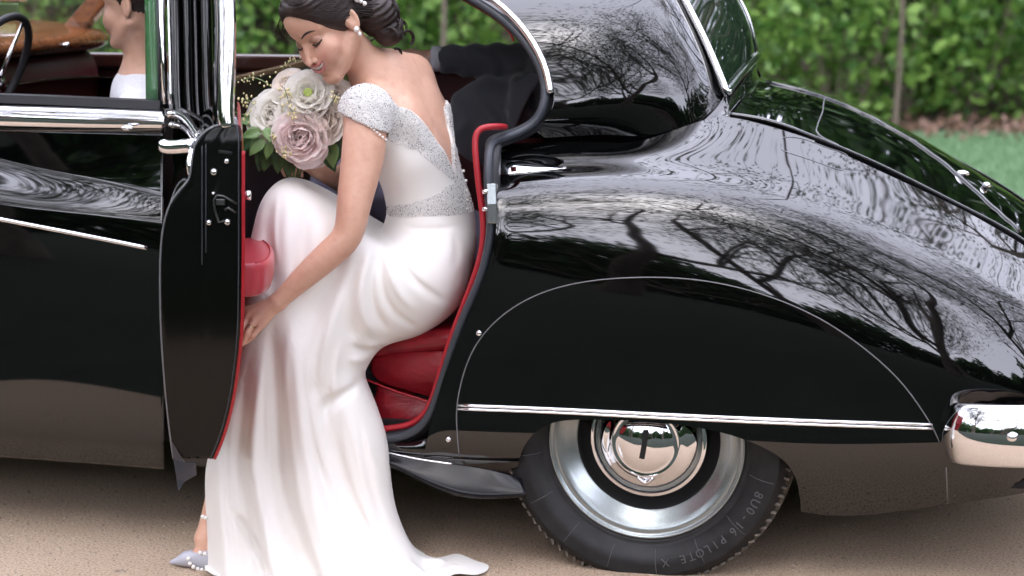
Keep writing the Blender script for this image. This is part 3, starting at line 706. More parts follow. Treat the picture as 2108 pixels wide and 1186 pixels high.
V, Fc = lathe(rp, 128); cp('rim', V, [tuple(q) for q in Fc], 'steel', wheel)
V, Fc = lathe([(.184, -.014), (.180, -.05), (.15, -.055), (0.0, -.055)], 96); cp('wheel_disc', V, [tuple(q) for q in Fc], 'dark', wheel)
hp = [(.150, -.028), (.151, -.016), (.147, -.010), (.143, -.012), (.138, -.006), (.125, .010), (.105, .022), (.092, .026), (.088, .031), (.084, .032), (.080, .028), (.070, .034), (.050, .044), (.025, .050), (.001, .052)]
V, Fc = lathe(hp, 96); cap = cp('hubcap', V, [tuple(q) for q in Fc], 'chrome', wheel)
V, Fc = strip(curve([(.004, -.054, .040), (.000, -.0545, .0), (-.006, -.053, -.034)], 10), OUT, [(-.007, -.002), (.007, -.002), (.006, .003), (-.006, .003)]); cp('badge_bar', V, Fc, 'dark', cap, smooth=False)
V, Fc = strip(curve([(-.020, -.027, -.089), (-.010, -.028, -.098), (0, -.027, -.103), (.010, -.028, -.098), (.020, -.027, -.089)], 16), OUT, [(.005 * math.cos(a), .006 * math.sin(a)) for a in np.linspace(0, 6.28, 8, endpoint=False)]); cp('hubcap_lip', V, Fc, 'chrome', cap)
def wheel_copy(loc, flip):
    w = wheel.copy(); COL.objects.link(w); w.parent = car; w.location = loc
    if flip: w.rotation_euler = (0, 0, math.pi)
    for ch in [c for c in wheel.children]:
        c = ch.copy(); COL.objects.link(c); c.parent = w
        for g in [q for q in ch.children if q.name.startswith(('tread', 'badge'))]:
            e = g.copy(); COL.objects.link(e); e.parent = c
wheel_copy((HUB[0], 2 * CEN - HUB[1], HUB[2]), True)
# inner arch, underside
xa, xb = lc(-120, 900, .1)[0], lc(2250, 900, .3)[0]
V, Fc = box(((xa + xb) / 2, CEN, .33), (xb - xa, 1.45, .16)); cp('underbody', V, Fc, 'dark', smooth=False)
V, Fc = lathe([(.44, .0), (.44, -.30), (0.01, -.30)], 48); V, Fc = clip(V, Fc, .02 - V[:, 2]); V = V + HUB + [0, 0, .03]; cp('wheel_arch', V, Fc, 'dark')

# ---- front door: swept shoulder, chromed waist, sill
fd = [[(-110,930,.07),(60,943,.07),(200,953,.07),(338,964,.07)],
      [(-110,890,.014),(60,902,.014),(200,912,.014),(338,922,.014)],
      [(-110,868,.001),(60,882,.004),(200,892,.004),(338,902,.004)],
      [(-110,700,-.004),(60,705,-.004),(200,710,-.004),(338,715,-.002)],
      [(-110,470,.000),(60,485,.001),(200,500,.002),(338,515,.004)],
      [(-110,412,.006),(60,432,.006),(200,446,.007),(338,462,.010)],
      [(-110,392,.014),(60,418,.013),(200,434,.013),(338,452,.014)],
      [(-110,306,.115),(60,350,.090),(200,378,.068),(338,410,.046)],
      [(-110,292,.122),(60,338,.096),(200,368,.074),(338,402,.050)],
      [(-110,282,.122),(60,310,.098),(200,330,.080),(338,350,.062)],
      [(-110,262,.120),(60,268,.100),(200,270,.086),(338,272,.074)]]
V, Fc = patch([L(r) for r in fd], 110, 70); fdoor = cp('front_door', V, Fc, 'paint', thick=.004)
_s = L(curve([(-110,430,-.001),(60,463,.0),(200,490,.001),(304,511,.003)], 24))
V, Fc = strip(_s, OUT, [(.0062 * math.cos(a), .006 * math.sin(a)) for a in np.linspace(0, 6.28, 10, endpoint=False)]); cp('chrome_strip', V, Fc, 'chrome', fdoor)
wr = [[(-110,268,.118),(60,272,.098),(200,273,.085),(338,272,.074)], [(-110,258,.095),(60,262,.075),(200,264,.064),(338,265,.056)], [(-110,238,.088),(60,242,.068),(200,247,.058),(338,250,.05)], [(-110,220,.100),(60,224,.082),(200,229,.07),(338,234,.062)], [(-110,206,.135),(60,210,.117),(200,216,.105),(338,221,.095)]]
V, Fc = patch([L(r) for r in wr], 24, 40); cp('waist_moulding', V, Fc, 'chrome', fdoor, thick=.004)
V, Fc = strip(L(curve([(-110,198,.145),(60,203,.127),(200,209,.115),(338,215,.105)], 12)), (0, 0, 1), [(-.03, -.012), (.03, -.012), (.026, .01), (-.026, .01)]); cp('window_seal', V, Fc, 'rubber', fdoor, smooth=False)
V, Fc = ball(lc(262, 264, .038), (.018, .012, .009), 2); cp('lock_barrel', V, Fc, 'chrome', fdoor)
# front door glass edge and chromed frame, then the pillar
for (x0, x1, d0, mt) in ((330, 337, .10, 'rubber'), (338, 349, .085, 'chrome')):
    V, Fc = strip(L([(x0, 214, d0), (x0 - 2, 100, d0 + .04), (x0 - 6, -40, d0 + .10)]), OUT, [(-.5 * (x1 - x0) / 820, -.01), (.5 * (x1 - x0) / 820, -.01), (.4 * (x1 - x0) / 820, .006), (-.4 * (x1 - x0) / 820, .006)]); cp('window_frame', V, Fc, mt, fdoor)
V, Fc = patch([L([(300, 212, .12), (330, 212, .118)]), L([(299, 100, .155), (328, 100, .152)]), L([(297, -40, .21), (325, -40, .207)])], 8, 3); cp('vent_glass', V, Fc, mat('green_reflection_glass', (0.05, 0.16, 0.06), 0.03, Alpha=0.82), fdoor, thick=.004)  # green base colour paints the greenery reflected in the glass edge
pil = []
for (x0, w, dd, mt) in ((368, .034, .07, 'paint'), (392, .018, .055, 'paint'), (410, .020, .075, 'paint'), (430, .022, .06, 'paint')):
    P = L(curve([(x0 + 8, 262, dd - .01), (x0 + 2, 225, dd), (x0 - 2, 100, dd + .045), (x0 - 6, -60, dd + .11)], 18))
    V, Fc = strip(P, OUT, [(w / 2 * math.cos(a), .022 * math.sin(a)) for a in np.linspace(0, 6.28, 14, endpoint=False)]); pil.append((V, Fc))
pb = L([(395, 960, .10), (395, 600, .07), (395, 262, .10), (393, 100, .15), (388, -80, .22)])
V, Fc = strip(pb, OUT, [(-.055, -.06), (.055, -.06), (.055, .0), (-.055, .0)]); pillar = cp('door_pillar', V, Fc, 'paint', smooth=False, bev=.006)
for V, Fc in pil: cp('pillar_moulding', V, Fc, 'paint', pillar)
V, Fc = strip(L(curve([(352, 215, .06), (350, 100, .10), (346, -60, .17)], 10)), OUT, [(-.004, 0), (.004, 0), (.003, .006), (-.003, .006)]); cp('pillar_bead', V, Fc, 'chrome', pillar)
# waist moulding sweeping round the pillar onto the open door
for k_, (a0, a1, a2, rr_) in enumerate((((347,236,.05), (376,240,.0), (412,286,-.30), .012), ((352,258,.04), (376,262,-.02), (404,296,-.34), .009), ((372,228,.05), (402,240,-.02), (436,262,-.34), .010))):
    V, Fc = tube(L(curve([a0, a1, a2], 14)), np.linspace(rr_, rr_ * .8, 14), 10); cp('waist_moulding', V, Fc, 'chrome' if k_ != 2 else 'paint', pillar)

# ---- the open rear door, seen on its lock edge
DH = np.array([-.1316, .9913, 0])      # world direction from the lock edge back to the hinges
edge = [(256,462,490,-.470),(262,438,495,-.472),(274,419,497,-.476),(292,405,498,-.48),(318,397,498,-.48),(350,393,498,-.48),(372,387,498,-.48),(392,370,498,-.48),(420,351,498,-.48),(460,338,498,-.475),(520,331,498,-.465),(600,330,497,-.45),(680,332,495,-.425),(760,337,487,-.39),(830,343,476,-.35),(900,351,457,-.31),(944,357,439,-.29)]
ev = spline(np.array(edge, float)); ED = ev(np.linspace(0, 1, 70)); 
Lp = w2l([at(l, y, Y) for y, l, r, Y in ED]); Rp = w2l([at(r, y, Y) for y, l, r, Y in ED])
DHl = np.array([DH @ CX, DH @ CN, 0]); HY = .22
def back(P, Yc): return P + DHl * ((HY - Yc) / DH[1])[:, None]
rdoor = bpy.data.objects.new('rear_door', None); COL.objects.link(rdoor); rdoor.parent = car; rdoor.location = tuple(w2l(at(440, 950, .2)))
DO = np.array(rdoor.location)
def dpart(name, V, Fc, m_, **kw): return cp(name, np.asarray(V) - DO, Fc, m_, rdoor, **kw)
w9 = np.linspace(0, 1, 13)[None, :, None]
face = Lp[:, None] * (1 - w9) + Rp[:, None] * w9
rec = np.zeros((70, 13)); rec[:, 1:12] = .004; rec[:, 6] = .010     # flanged lock face with a groove
face = face + DHl * rec[:, :, None]
dpart('lock_face', face.reshape(-1, 3), gridf(70, 13), 'paint2', thick=.002)
LB, RB = back(Lp, ED[:, 3]), back(Rp, ED[:, 3])
ws = np.linspace(0, 1, 12)[None, :, None]
dpart('outer_skin', (Lp[:, None] * (1 - ws) + LB[:, None] * ws).reshape(-1, 3), gridf(70, 12), 'paint', thick=.002)
dpart('inner_panel', ((Rp + [.0, 0, 0])[:, None] * (1 - ws) + RB[:, None] * ws).reshape(-1, 3), gridf(70, 12), 'leather', thick=.004)
dpart('door_top', np.stack([Lp[0] * (1 - t) + Rp[0] * t + DHl * s for s in (0, .35, .69) for t in (0, 1)]), [(0, 1, 3, 2), (2, 3, 5, 4)], 'paint', thick=.004)
V, Fc = tube(Lp[3:] + OUT * .001, .0022, 6); dpart('flange_edge', V, Fc, 'bead')
RT_ = np.array([DH[1], -DH[0], 0]); RTl = np.array([RT_ @ CX, RT_ @ CN, 0])         # to the right of the door, into the opening
V, Fc = tube(Rp[12:] + RTl * .003, .0042, 8); dpart('red_piping', V, Fc, 'piping')
V, Fc = tube(Rp + RTl * -.006 + OUT * .003, .0016, 6); dpart('lock_face_bead', V, Fc, 'seal')
# lower corner of the skin with its turned flange
tipw = [at(352, 905, -.31), at(357, 945, -.295), at(363, 985, -.29), at(367, 1012, -.29), at(380, 992, -.285), at(405, 978, -.28), at(403, 953, -.285), at(380, 952, -.29)]
V = w2l(np.array(tipw)); dpart('skin_corner', V, [(0, 1, 7), (1, 2, 7), (2, 4, 6, 7), (2, 3, 4), (4, 5, 6)], mat('grey_primer_flange', (0.035, 0.035, 0.042), 0.25), smooth=False, thick=.003)
# latch, screws
fy = lambda py: float(np.interp(py, ED[:, 0], ED[:, 3]))
def dpt(px, py, lift=.0): return w2l(at(px, py, fy(py) - lift))
for px, py, rr_ in ((467, 332, .006), (440, 354, .008), (440, 398, .004), (430, 458, .0065), (468, 457, .0075)):
    V, Fc = lathe([(0, .006), (rr_ * .6, .0055), (rr_, .002), (rr_, -.004)], 14); dpart('screw', V + dpt(px, py), [tuple(q) for q in Fc], 'chrome')
M['latch'] = mat('dull_steel_latch', (0.10, 0.105, 0.10), 0.35, 0.9)
V, Fc = tube(np.array([dpt(488, 420, .002), dpt(460, 404, .003), dpt(447, 402, .003), dpt(440, 412, .003), dpt(442, 430, .003), dpt(450, 458, .003), dpt(462, 454, .003)]), .0026, 8); dpart('latch_plate', V, Fc, 'latch')
V, Fc = box(dpt(454, 416, .004), (.022, .006, .014)); dpart('latch_bolt', V, Fc, 'latch', smooth=False, bev=.002)
V, Fc = tube(np.array([dpt(486, 438, .002), dpt(470, 428, .003), dpt(462, 432, .003)]), .0026, 8); dpart('latch_plate', V, Fc, 'latch')
for px, y0, y1 in ((416, 300, 545), (424, 296, 520)):
    V, Fc = tube(np.array([dpt(px, y, -.003) for y in np.linspace(y0, y1, 12)]), .0016, 6); dpart('face_bead', V, Fc, 'seal')
V, Fc = strip(np.array([dpt(450, 312, -.002), dpt(478, 316, -.002)]), OUT, [(-.004, 0), (.004, 0), (.003, .002), (-.003, .002)]); dpart('dovetail_slot', V, Fc, 'dark')
# capping, winder, handle, armrest
C0 = np.array([w2l(at(492, 270, -.46)), w2l(at(500, 290, -.465)), w2l(at(502, 312, -.465)), w2l(at(497, 332, -.465))])
V = np.concatenate([C0, C0 + DHl * .6, C0 - RTl * .012, C0 - RTl * .012 + DHl * .6]).reshape(4, 4, 3)
dpart('wood_capping', np.stack([V[0], V[1]]).reshape(-1, 3), gridf(2, 4), 'wood', thick=.012)
V, Fc = tube(np.array([w2l(at(498, 402, -.1)), w2l(at(508, 402, -.1)), w2l(at(516, 402, -.1))]), [.008, .011, .012], 14); dpart('window_winder', V, Fc, 'chrome')
hp_ = np.array([w2l(at(398, 300, -.40)), w2l(at(372, 302, -.38)), w2l(at(345, 303, -.36)), w2l(at(333, 300, -.35))]); V, Fc = strip(curve(hp_, 12), (0, 0, 1), [(.012 * math.cos(a), .016 * math.sin(a)) for a in np.linspace(0, 6.28, 12, endpoint=False)]); dpart('door_handle', V, Fc, 'chrome')
V, Fc = tube(np.array([w2l(at(396, 308, -.42)), w2l(at(392, 340, -.43)), w2l(at(390, 360, -.44))]), [.008, .010, .004], 10); dpart('door_handle', V, Fc, 'chrome')
# armrest: rounded block, seen end on
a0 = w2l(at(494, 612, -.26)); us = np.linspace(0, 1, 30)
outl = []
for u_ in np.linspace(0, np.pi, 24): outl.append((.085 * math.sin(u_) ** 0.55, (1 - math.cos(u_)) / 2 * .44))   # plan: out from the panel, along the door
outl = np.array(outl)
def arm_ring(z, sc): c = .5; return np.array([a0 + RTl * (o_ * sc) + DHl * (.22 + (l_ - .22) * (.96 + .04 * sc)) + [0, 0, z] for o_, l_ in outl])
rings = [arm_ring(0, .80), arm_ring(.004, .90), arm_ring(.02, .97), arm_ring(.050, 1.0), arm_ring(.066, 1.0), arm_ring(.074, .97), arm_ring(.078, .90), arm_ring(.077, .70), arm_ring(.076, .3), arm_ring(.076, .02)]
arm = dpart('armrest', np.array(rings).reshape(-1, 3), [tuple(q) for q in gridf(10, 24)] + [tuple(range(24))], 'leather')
arm.data.materials[0] = mat('leather_painted_sheen', (0.42, 0.05, 0.065), 0.3)  # paler red puts the pinkish reflected sheen into the leather colour
V, Fc = tube(arm_ring(.0785, .88)[2:-2], .0022, 6); dpart('armrest_piping', V, Fc, 'piping')
# window frame of the open door
wf = [(at(466, 262, -.465)), at(463, 240, -.462), at(464, 180, -.45), at(466, 100, -.42), at(465, 20, -.38), at(460, -70, -.33)]
V, Fc = strip(curve(w2l(np.array(wf)), 24), OUT, [(-.017, -.02), (.015, -.02), (.017, .0), (.010, .006), (-.002, .008), (-.012, .006), (-.017, .0)]); dpart('window_frame', V, Fc, 'chrome')
wf2 = [(at(444, 250, -.40)), at(444, 180, -.39), at(447, 100, -.36), at(447, 20, -.32), at(442, -70, -.27)]
V, Fc = strip(curve(w2l(np.array(wf2)), 24), OUT, [(-.006, -.02), (.006, -.02), (.007, .004), (-.005, .006)]); dpart('window_channel', V, Fc, 'paint')

# ---- door opening: rubber seal, red piping, chrome drip moulding
seal = [(860,-60,.37),(930,-24,.345),(1010,22,.315),(1060,63,.295),(1098,112,.272),(1119,165,.255),(1120,212,.235),(1102,250,.225),(1066,274,.205),(1030,287,.16),(1010,302,.10),(1005,340,.055),(1006,400,.036),(1010,455,.03),(1004,515,.025),(986,580,.02),(956,650,.018),(928,728,.018),(905,800,.02),(886,850,.024),(858,884,.028),(815,901,.03),(730,905,.03)]
sp_ = curve(L(seal), 120); V, Fc = tube(sp_, .0115, 8); cp('door_seal', V, Fc, 'seal')
sp2 = sp_ + [.0, .018, .0]; V, Fc = strip(sp2, OUT, [(-.020, -.03), (.016, -.03), (.016, .0), (-.020, .0)]); cp('door_aperture', V, Fc, 'rubber')
pip = [(1040,262,.17),(1016,261,.10),(990,266,.08),(979,284,.07),(980,330,.06),(986,385,.055),(993,440,.05),(994,495,.045),(980,560,.04),(950,640,.04),(918,730,.04),(897,800,.04),(876,848,.045),(845,873,.05),(780,884,.05)]
V, Fc = tube(curve(L(pip), 90), .0085, 8); cp('red_piping', V, Fc, 'piping')
drip = [(860,-95,.37),(940,-50,.34),(1010,-4,.31),(1062,42,.285),(1100,94,.262),(1122,142,.246),(1133,192,.232)]
V, Fc = strip(curve(L(drip), 50), OUT, [(-.0085, -.01), (.0085, -.01), (.0085, .003), (.003, .007), (-.003, .007), (-.0085, .003)]); cp('drip_moulding', V, Fc, 'chrome')
V, Fc = tube(curve(L([(930,-14,.40),(1000,26,.37),(1046,62,.36),(1058,85,.36)]), 20), .004, 6); cp('head_piping', V, Fc, 'piping')
V, Fc = strip(L([(1012,378,.03),(1013,420,.02),(1014,460,.018)]), OUT, [(-.012, -.005), (.012, -.005), (.012, .006), (-.012, .006)]); cp('striker_plate', V, Fc, 'steel', smooth=False, bev=.002)
for py in (394, 430):
    V, Fc = tube(L([(1004, py, .02), (994, py + 1, .02)]), .006, 10); cp('door_buffer', V, Fc, 'chrome')
V, Fc = patch([L([(1024,380,.03),(1016,460,.022)]), L([(1006,380,.05),(1002,460,.045)])], 4, 6); cp('shut_face', V, Fc, 'paint', thick=.003)

# ---- interior
def slab(name, prof, y0, y1, m_, puff=.012, ny=24, parent=None):
    """closed side profile (x,z) carried across the car, its ends pillowed"""
    P = np.array(prof); c = P.mean(0); ys = np.linspace(0, 1, ny); e = 1 - np.clip(np.abs(ys - .5) * 2 - .86, 0, 1) / .14 * 1.0
    e = np.sqrt(np.clip(1 - (1 - e) ** 2, 0, 1)); sc = 0.86 + .14 * e
    V = np.stack([np.stack([c[0] + (P[:, 0] - c[0]) * s, np.full(len(P), y0 + (y1 - y0) * t), c[1] + (P[:, 1] - c[1]) * s], 1) for s, t in zip(sc, ys)])
    k = len(P); return cp(name, V.reshape(-1, 3), [tuple(q) for q in gridf(ny, k, wv=True)] + [tuple(range(k)), tuple((ny - 1) * k + j for j in range(k))], m_, parent)
def xz(px, py, d): q = lc(px, py, d); return (q[0], q[2])
def ring2(pts, n=60, d=.12):
    P = np.array([xz(px, py, d) for px, py in pts]); P = np.concatenate([P, P[:1]]); return curve(P, n + 1)[:-1]
seat = bpy.data.objects.new('rear_seat', None); COL.objects.link(seat); seat.parent = car; seat.location = (lc(950, 800, .5)[0], .5, .35)
def sslab(*a, **k): 
    o = slab(*a, **k); o.parent = seat; o.location = -Vector(seat.location); return o
sslab('cushion', ring2([(745,735),(790,722),(880,715),(1000,712),(1080,720),(1082,770),(1060,835),(960,832),(890,826),(820,808),(750,780)]), .12, 1.55, 'leather')
sslab('cushion', ring2([(735,712),(780,692),(880,680),(1000,672),(1085,672),(1090,700),(1080,724),(980,722),(880,724),(790,732),(745,735)]), .115, 1.55, 'leather')
sslab('seat_base', ring2([(760,790),(820,810),(890,830),(960,838),(1060,840),(1060,905),(960,905),(800,905),(745,905),(745,850)]), .13, 1.55, 'leather')
V, Fc = tube(curve(L([(745,778,.112),(800,800,.110),(850,817,.110),(893,831,.112)]), 16), .003, 6); o_ = cp('seat_piping', V, Fc, 'piping'); o_.parent = seat; o_.location = -Vector(seat.location)
sslab('backrest', ring2([(1000,660),(988,520),(1000,400),(1030,320),(1060,290),(1100,290),(1130,330),(1140,400),(1140,560),(1130,680)], d=.4), .34, 1.45, 'leather')
# red trimmed post between seal and seat
pan = [[(1000,470,.07),(985,560,.06),(955,640,.06),(925,730,.06),(905,800,.06),(880,860,.06)], [(1020,470,.12),(1000,560,.13),(970,640,.14),(940,730,.14),(920,800,.14),(890,870,.14)]]
V, Fc = patch([L(r) for r in pan], 6, 30); cp('post_trim', V, Fc, 'leather', thick=.004)
# front bench, far doors, floor
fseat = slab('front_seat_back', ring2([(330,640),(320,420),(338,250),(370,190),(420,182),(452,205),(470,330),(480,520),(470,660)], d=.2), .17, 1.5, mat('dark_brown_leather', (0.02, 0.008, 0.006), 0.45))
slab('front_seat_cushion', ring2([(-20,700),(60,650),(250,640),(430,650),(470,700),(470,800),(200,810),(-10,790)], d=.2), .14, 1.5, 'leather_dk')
xa2, xb2 = lc(-120, 800, .1)[0], lc(1150, 800, .1)[0]
V, Fc = box(((xa2 + xb2) / 2, CEN, .335), (xb2 - xa2, 1.55, .03)); cp('floor_carpet', V, Fc, mat('black_carpet', (0.012, 0.008, 0.008), 1.0), smooth=False)
FD = 2 * CEN - .12
zb = lc(560, 112, FD)[2]
def far(name, x0, x1, z0, z1, d, m_, t=.04, bev=.006):
    V, Fc = box(((x0 + x1) / 2, d, (z0 + z1) / 2), (x1 - x0, t, z1 - z0)); return cp(name, V, Fc, m_, smooth=False, bev=bev)
xm = lc(395, 100, FD)[0]
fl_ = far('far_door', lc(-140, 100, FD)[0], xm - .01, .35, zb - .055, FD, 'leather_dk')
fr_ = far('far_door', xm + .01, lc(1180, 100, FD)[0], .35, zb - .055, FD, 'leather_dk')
far('far_skin', lc(-140, 100, FD)[0], lc(1180, 100, FD)[0], .25, zb - .08, FD + .10, 'paint', .02)
for a_, b_ in ((lc(-140, 100, FD)[0], xm - .012), (xm + .012, lc(1160, 100, FD)[0])):
    o_ = far('door_capping', a_, b_, zb - .055, zb, FD - .012, mat('dark_walnut_capping', (0.055, 0.014, 0.008), 0.3, Coat_Weight=.4), .06, .012)
V, Fc = box((xm, FD + .04, 1.38), (.08, .06, .5)); cp('far_pillar', V, Fc, 'leather_dk', smooth=False, bev=.01)
V, Fc = strip(curve(L([(480,166,FD-.10),(560,148,FD-.08),(640,128,FD-.06)]), 10), (0, 0, 1), [(-.015, -.012), (.015, -.012), (.015, .012), (-.015, .012)]); cp('capping_edge', V, Fc, mat('tan_capping', (0.30, 0.20, 0.10), 0.7), smooth=False, bev=.004)  # strip added to draw the tan edge of the far wooden capping
# far windscreen pillar and dashboard
ap = L([(120, 92, FD - .15), (165, 45, FD - .16), (222, -20, FD - .20), (280, -85, FD - .25)])
V, Fc = strip(ap, OUT, [(-.035, -.03), (.035, -.03), (.03, .02), (-.03, .02)]); cp('windscreen_pillar', V, Fc, 'wood', smooth=False, bev=.008)
ap = L([(100, 92, FD - .15), (146, 45, FD - .16), (204, -20, FD - .20), (262, -85, FD - .25)])
V, Fc = tube(ap, .012, 8); cp('windscreen_seal', V, Fc, 'rubber')
dash = slab('dashboard', ring2([(-120,60),(-60,46),(40,48),(110,58),(160,72),(168,92),(140,108),(60,118),(-60,118),(-120,110)], d=FD - .35), .34, FD - .08, 'wood', parent=None)
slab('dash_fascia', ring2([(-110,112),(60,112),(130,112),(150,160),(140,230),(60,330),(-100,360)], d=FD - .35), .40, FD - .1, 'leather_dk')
V, Fc = tube(curve(L([(94, 84, FD - .48), (112, 92, FD - .49), (142, 92, FD - .48)]), 10), [.008, .007, .006, .006, .006, .006, .006, .006, .007, .009], 10); cp('dash_handle', V, Fc, 'chrome', dash)
V, Fc = box(lc(28, -4, FD - .3), (.10, .02, .02)); cp('mirror_frame', V, Fc, 'chrome', smooth=False, bev=.004)
V, Fc = box(lc(18, 22, FD - .3), (.075, .012, .05)); cp('interior_mirror', V, Fc, mat('green_mirror', (0.12, 0.25, 0.10), 0.1, 0.7), smooth=False, bev=.01)
# steering wheel at the left border
sw = bpy.data.objects.new('steering_wheel', None); COL.objects.link(sw); sw.parent = car; swc = lc(-30, 165, .48); sw.location = tuple(swc); sw.rotation_euler = (0, R(-62), 0)
ta = np.linspace(0, 2 * np.pi, 65); V, Fc = tube(np.stack([.205 * np.cos(ta), .205 * np.sin(ta), 0 * ta], 1), .0115, 10, False); obj('rim', mesh(V, Fc), M['rubber'], sw)
for a_ in (.4, 2.2, 4.3): V, Fc = tube(np.array([[0.03 * math.cos(a_), .03 * math.sin(a_), -.03], [.20 * math.cos(a_), .20 * math.sin(a_), 0]]), [.007, .005], 8); obj('spoke', mesh(V, Fc), M['chrome'], sw)
V, Fc = ball((0, 0, -.03), (.04, .04, .03), 2); obj('hub', mesh(V, Fc), M['chrome'], sw)

# ---- the front of the car, beyond the left border
f0 = np.array([lc(*r[0]) for r in fd]); zs = f0[:, 2]
def fcol(dx, dy, lift): 
    q = f0.copy(); q[:, 0] -= dx; q[:, 1] += dy; up_ = np.clip((zs - .55) / .35, 0, 1); q[:, 2] += lift * up_; q[:, 1] -= .05 * up_ * min(1, dx / .5); return q
cols = [fcol(.006, 0, 0), fcol(.25, 0, .03), fcol(.6, .0, .05), fcol(1.0, .02, .04), fcol(1.35, .10, -.02), fcol(1.6, .28, -.10), fcol(1.7, .50, -.16)]
V, Fc = patch(np.stack(cols, 1), 60, 70); cp('front_wing', V, Fc, 'paint', thick=.004); cp('front_wing', mir(V), Fc, 'paint', thick=.004)
xw = f0[-1][0]; zt = f0[-1][2]
bn = [[(xw - .10, y, zt + .02 + .05 * k), (xw - .6, y + .02 * (1 - k), zt + .02 + .05 * k), (xw - 1.1, y + .05 * (1 - k), zt - .04 + .05 * k), (xw - 1.6, y + .12 * (1 - k), zt - .20 + .05 * k), (xw - 1.72, y + .14 * (1 - k), zt - .5)] for y, k in ((.11, 0), (.30, .6), (.55, .95), (CEN, 1.1), (2 * CEN - .55, .95), (2 * CEN - .30, .6), (2 * CEN - .11, 0))]
V, Fc = patch(np.array(bn), 40, 50); cp('bonnet', V, Fc, 'paint', thick=.004)
xq0, xq1 = min(lc(120, 92, FD - .15)[0], xw - .02), lc(280, -85, FD - .25)[0]
P = np.array([(xq0 - .02, .13, zt - .03), ((xq0 + xq1) / 2 - .02, .19, 1.36), (xq1, .30, 1.55)])
V, Fc = strip(P, OUT, [(-.022, -.03), (.022, -.03), (.02, .012), (-.02, .012)]); cp('screen_pillar', V, Fc, 'paint', smooth=False, bev=.006)
V, Fc = patch(np.array([[(xq0 - .04, .15, zt), (xq0 - .10, CEN, zt + .03), (xq0 - .04, 2 * CEN - .15, zt)], [(xq1 - .02, .30, 1.54), (xq1 - .06, CEN, 1.57), (xq1 - .02, 2 * CEN - .30, 1.54)]]), 8, 12); cp('windscreen', V, Fc, mat('clear_screen_glass', (.9, 1, .93), .0, Alpha=.08), thick=.004)
wheel_copy((HUB[0] - 3.05, HUB[1], HUB[2]), False); wheel_copy((HUB[0] - 3.05, 2 * CEN - HUB[1], HUB[2]), True)
V, Fc = box((xw - .8, CEN, .42), (1.7, 1.2, .3)); cp('underbody', V, Fc, 'dark', smooth=False)
# ================================================================== people
def skinmat(name, base, rough=0.42, sss=0.12):
    m = mat(name, base, rough, Subsurface_Weight=sss, Subsurface_Scale=0.01)
    bsdf(m).inputs['Subsurface Radius'].default_value = (1.0, 0.35, 0.2)
    va = _nd(m, 'ShaderNodeAttribute'); va.attribute_name = 'tint'
    n_ = noise(m, 45, 4); mx = _nd(m, 'ShaderNodeMix'); mx.data_type = 'RGBA'; mx.blend_type = 'MULTIPLY'; mx.inputs['Factor'].default_value = 1.0
    _lk(m, va.outputs['Color'], mx.inputs['A']); _lk(m, ramp(m, n_, [(0.3, (0.90, 0.84, 0.81)), (0.5, (0.97, 0.95, 0.94)), (0.7, (1.0, 1.0, 1.0))]), mx.inputs['B']); bump(m, noise(m, 600, 3), 0.12, 0.0015); rough_map(m, noise(m, 90, 4), 0.34, 0.56)
    colour(m, mx.outputs['Result']); return m
M['skin'] = skinmat('warm_skin', (0.5, 0.28, 0.19))
m = M['hair'] = mat('dark_brown_hair', (0.022, 0.011, 0.009), 0.5)
colour(m, ramp(m, noise(m, 160, 3, stretch=(1, 1, 1)), [(0.3, (0.007, 0.0035, 0.003)), (0.75, (0.034, 0.017, 0.013))]))
M['pearl'] = mat('pearl', (0.82, 0.80, 0.76), 0.18, Coat_Weight=0.6)
M['teeth'] = mat('teeth', (0.90, 0.87, 0.83), 0.2)
M['lash'] = mat('lash_and_brow', (0.018, 0.010, 0.008), 0.6)
m = M['satin'] = mat('ivory_satin', (0.82, 0.795, 0.75), 0.64, Sheen_Weight=0.15, Sheen_Roughness=0.4)
bump(m, noise(m, 900, 2, stretch=(1, 1, 0.4)), 0.10, 0.0015)
M['crystal'] = mat('crystal_beads', (0.90, 0.885, 0.86), 0.14, 0.2, IOR=1.8)
M['bead_ground'] = mat('beaded_tulle', (0.62, 0.60, 0.58), 0.5)

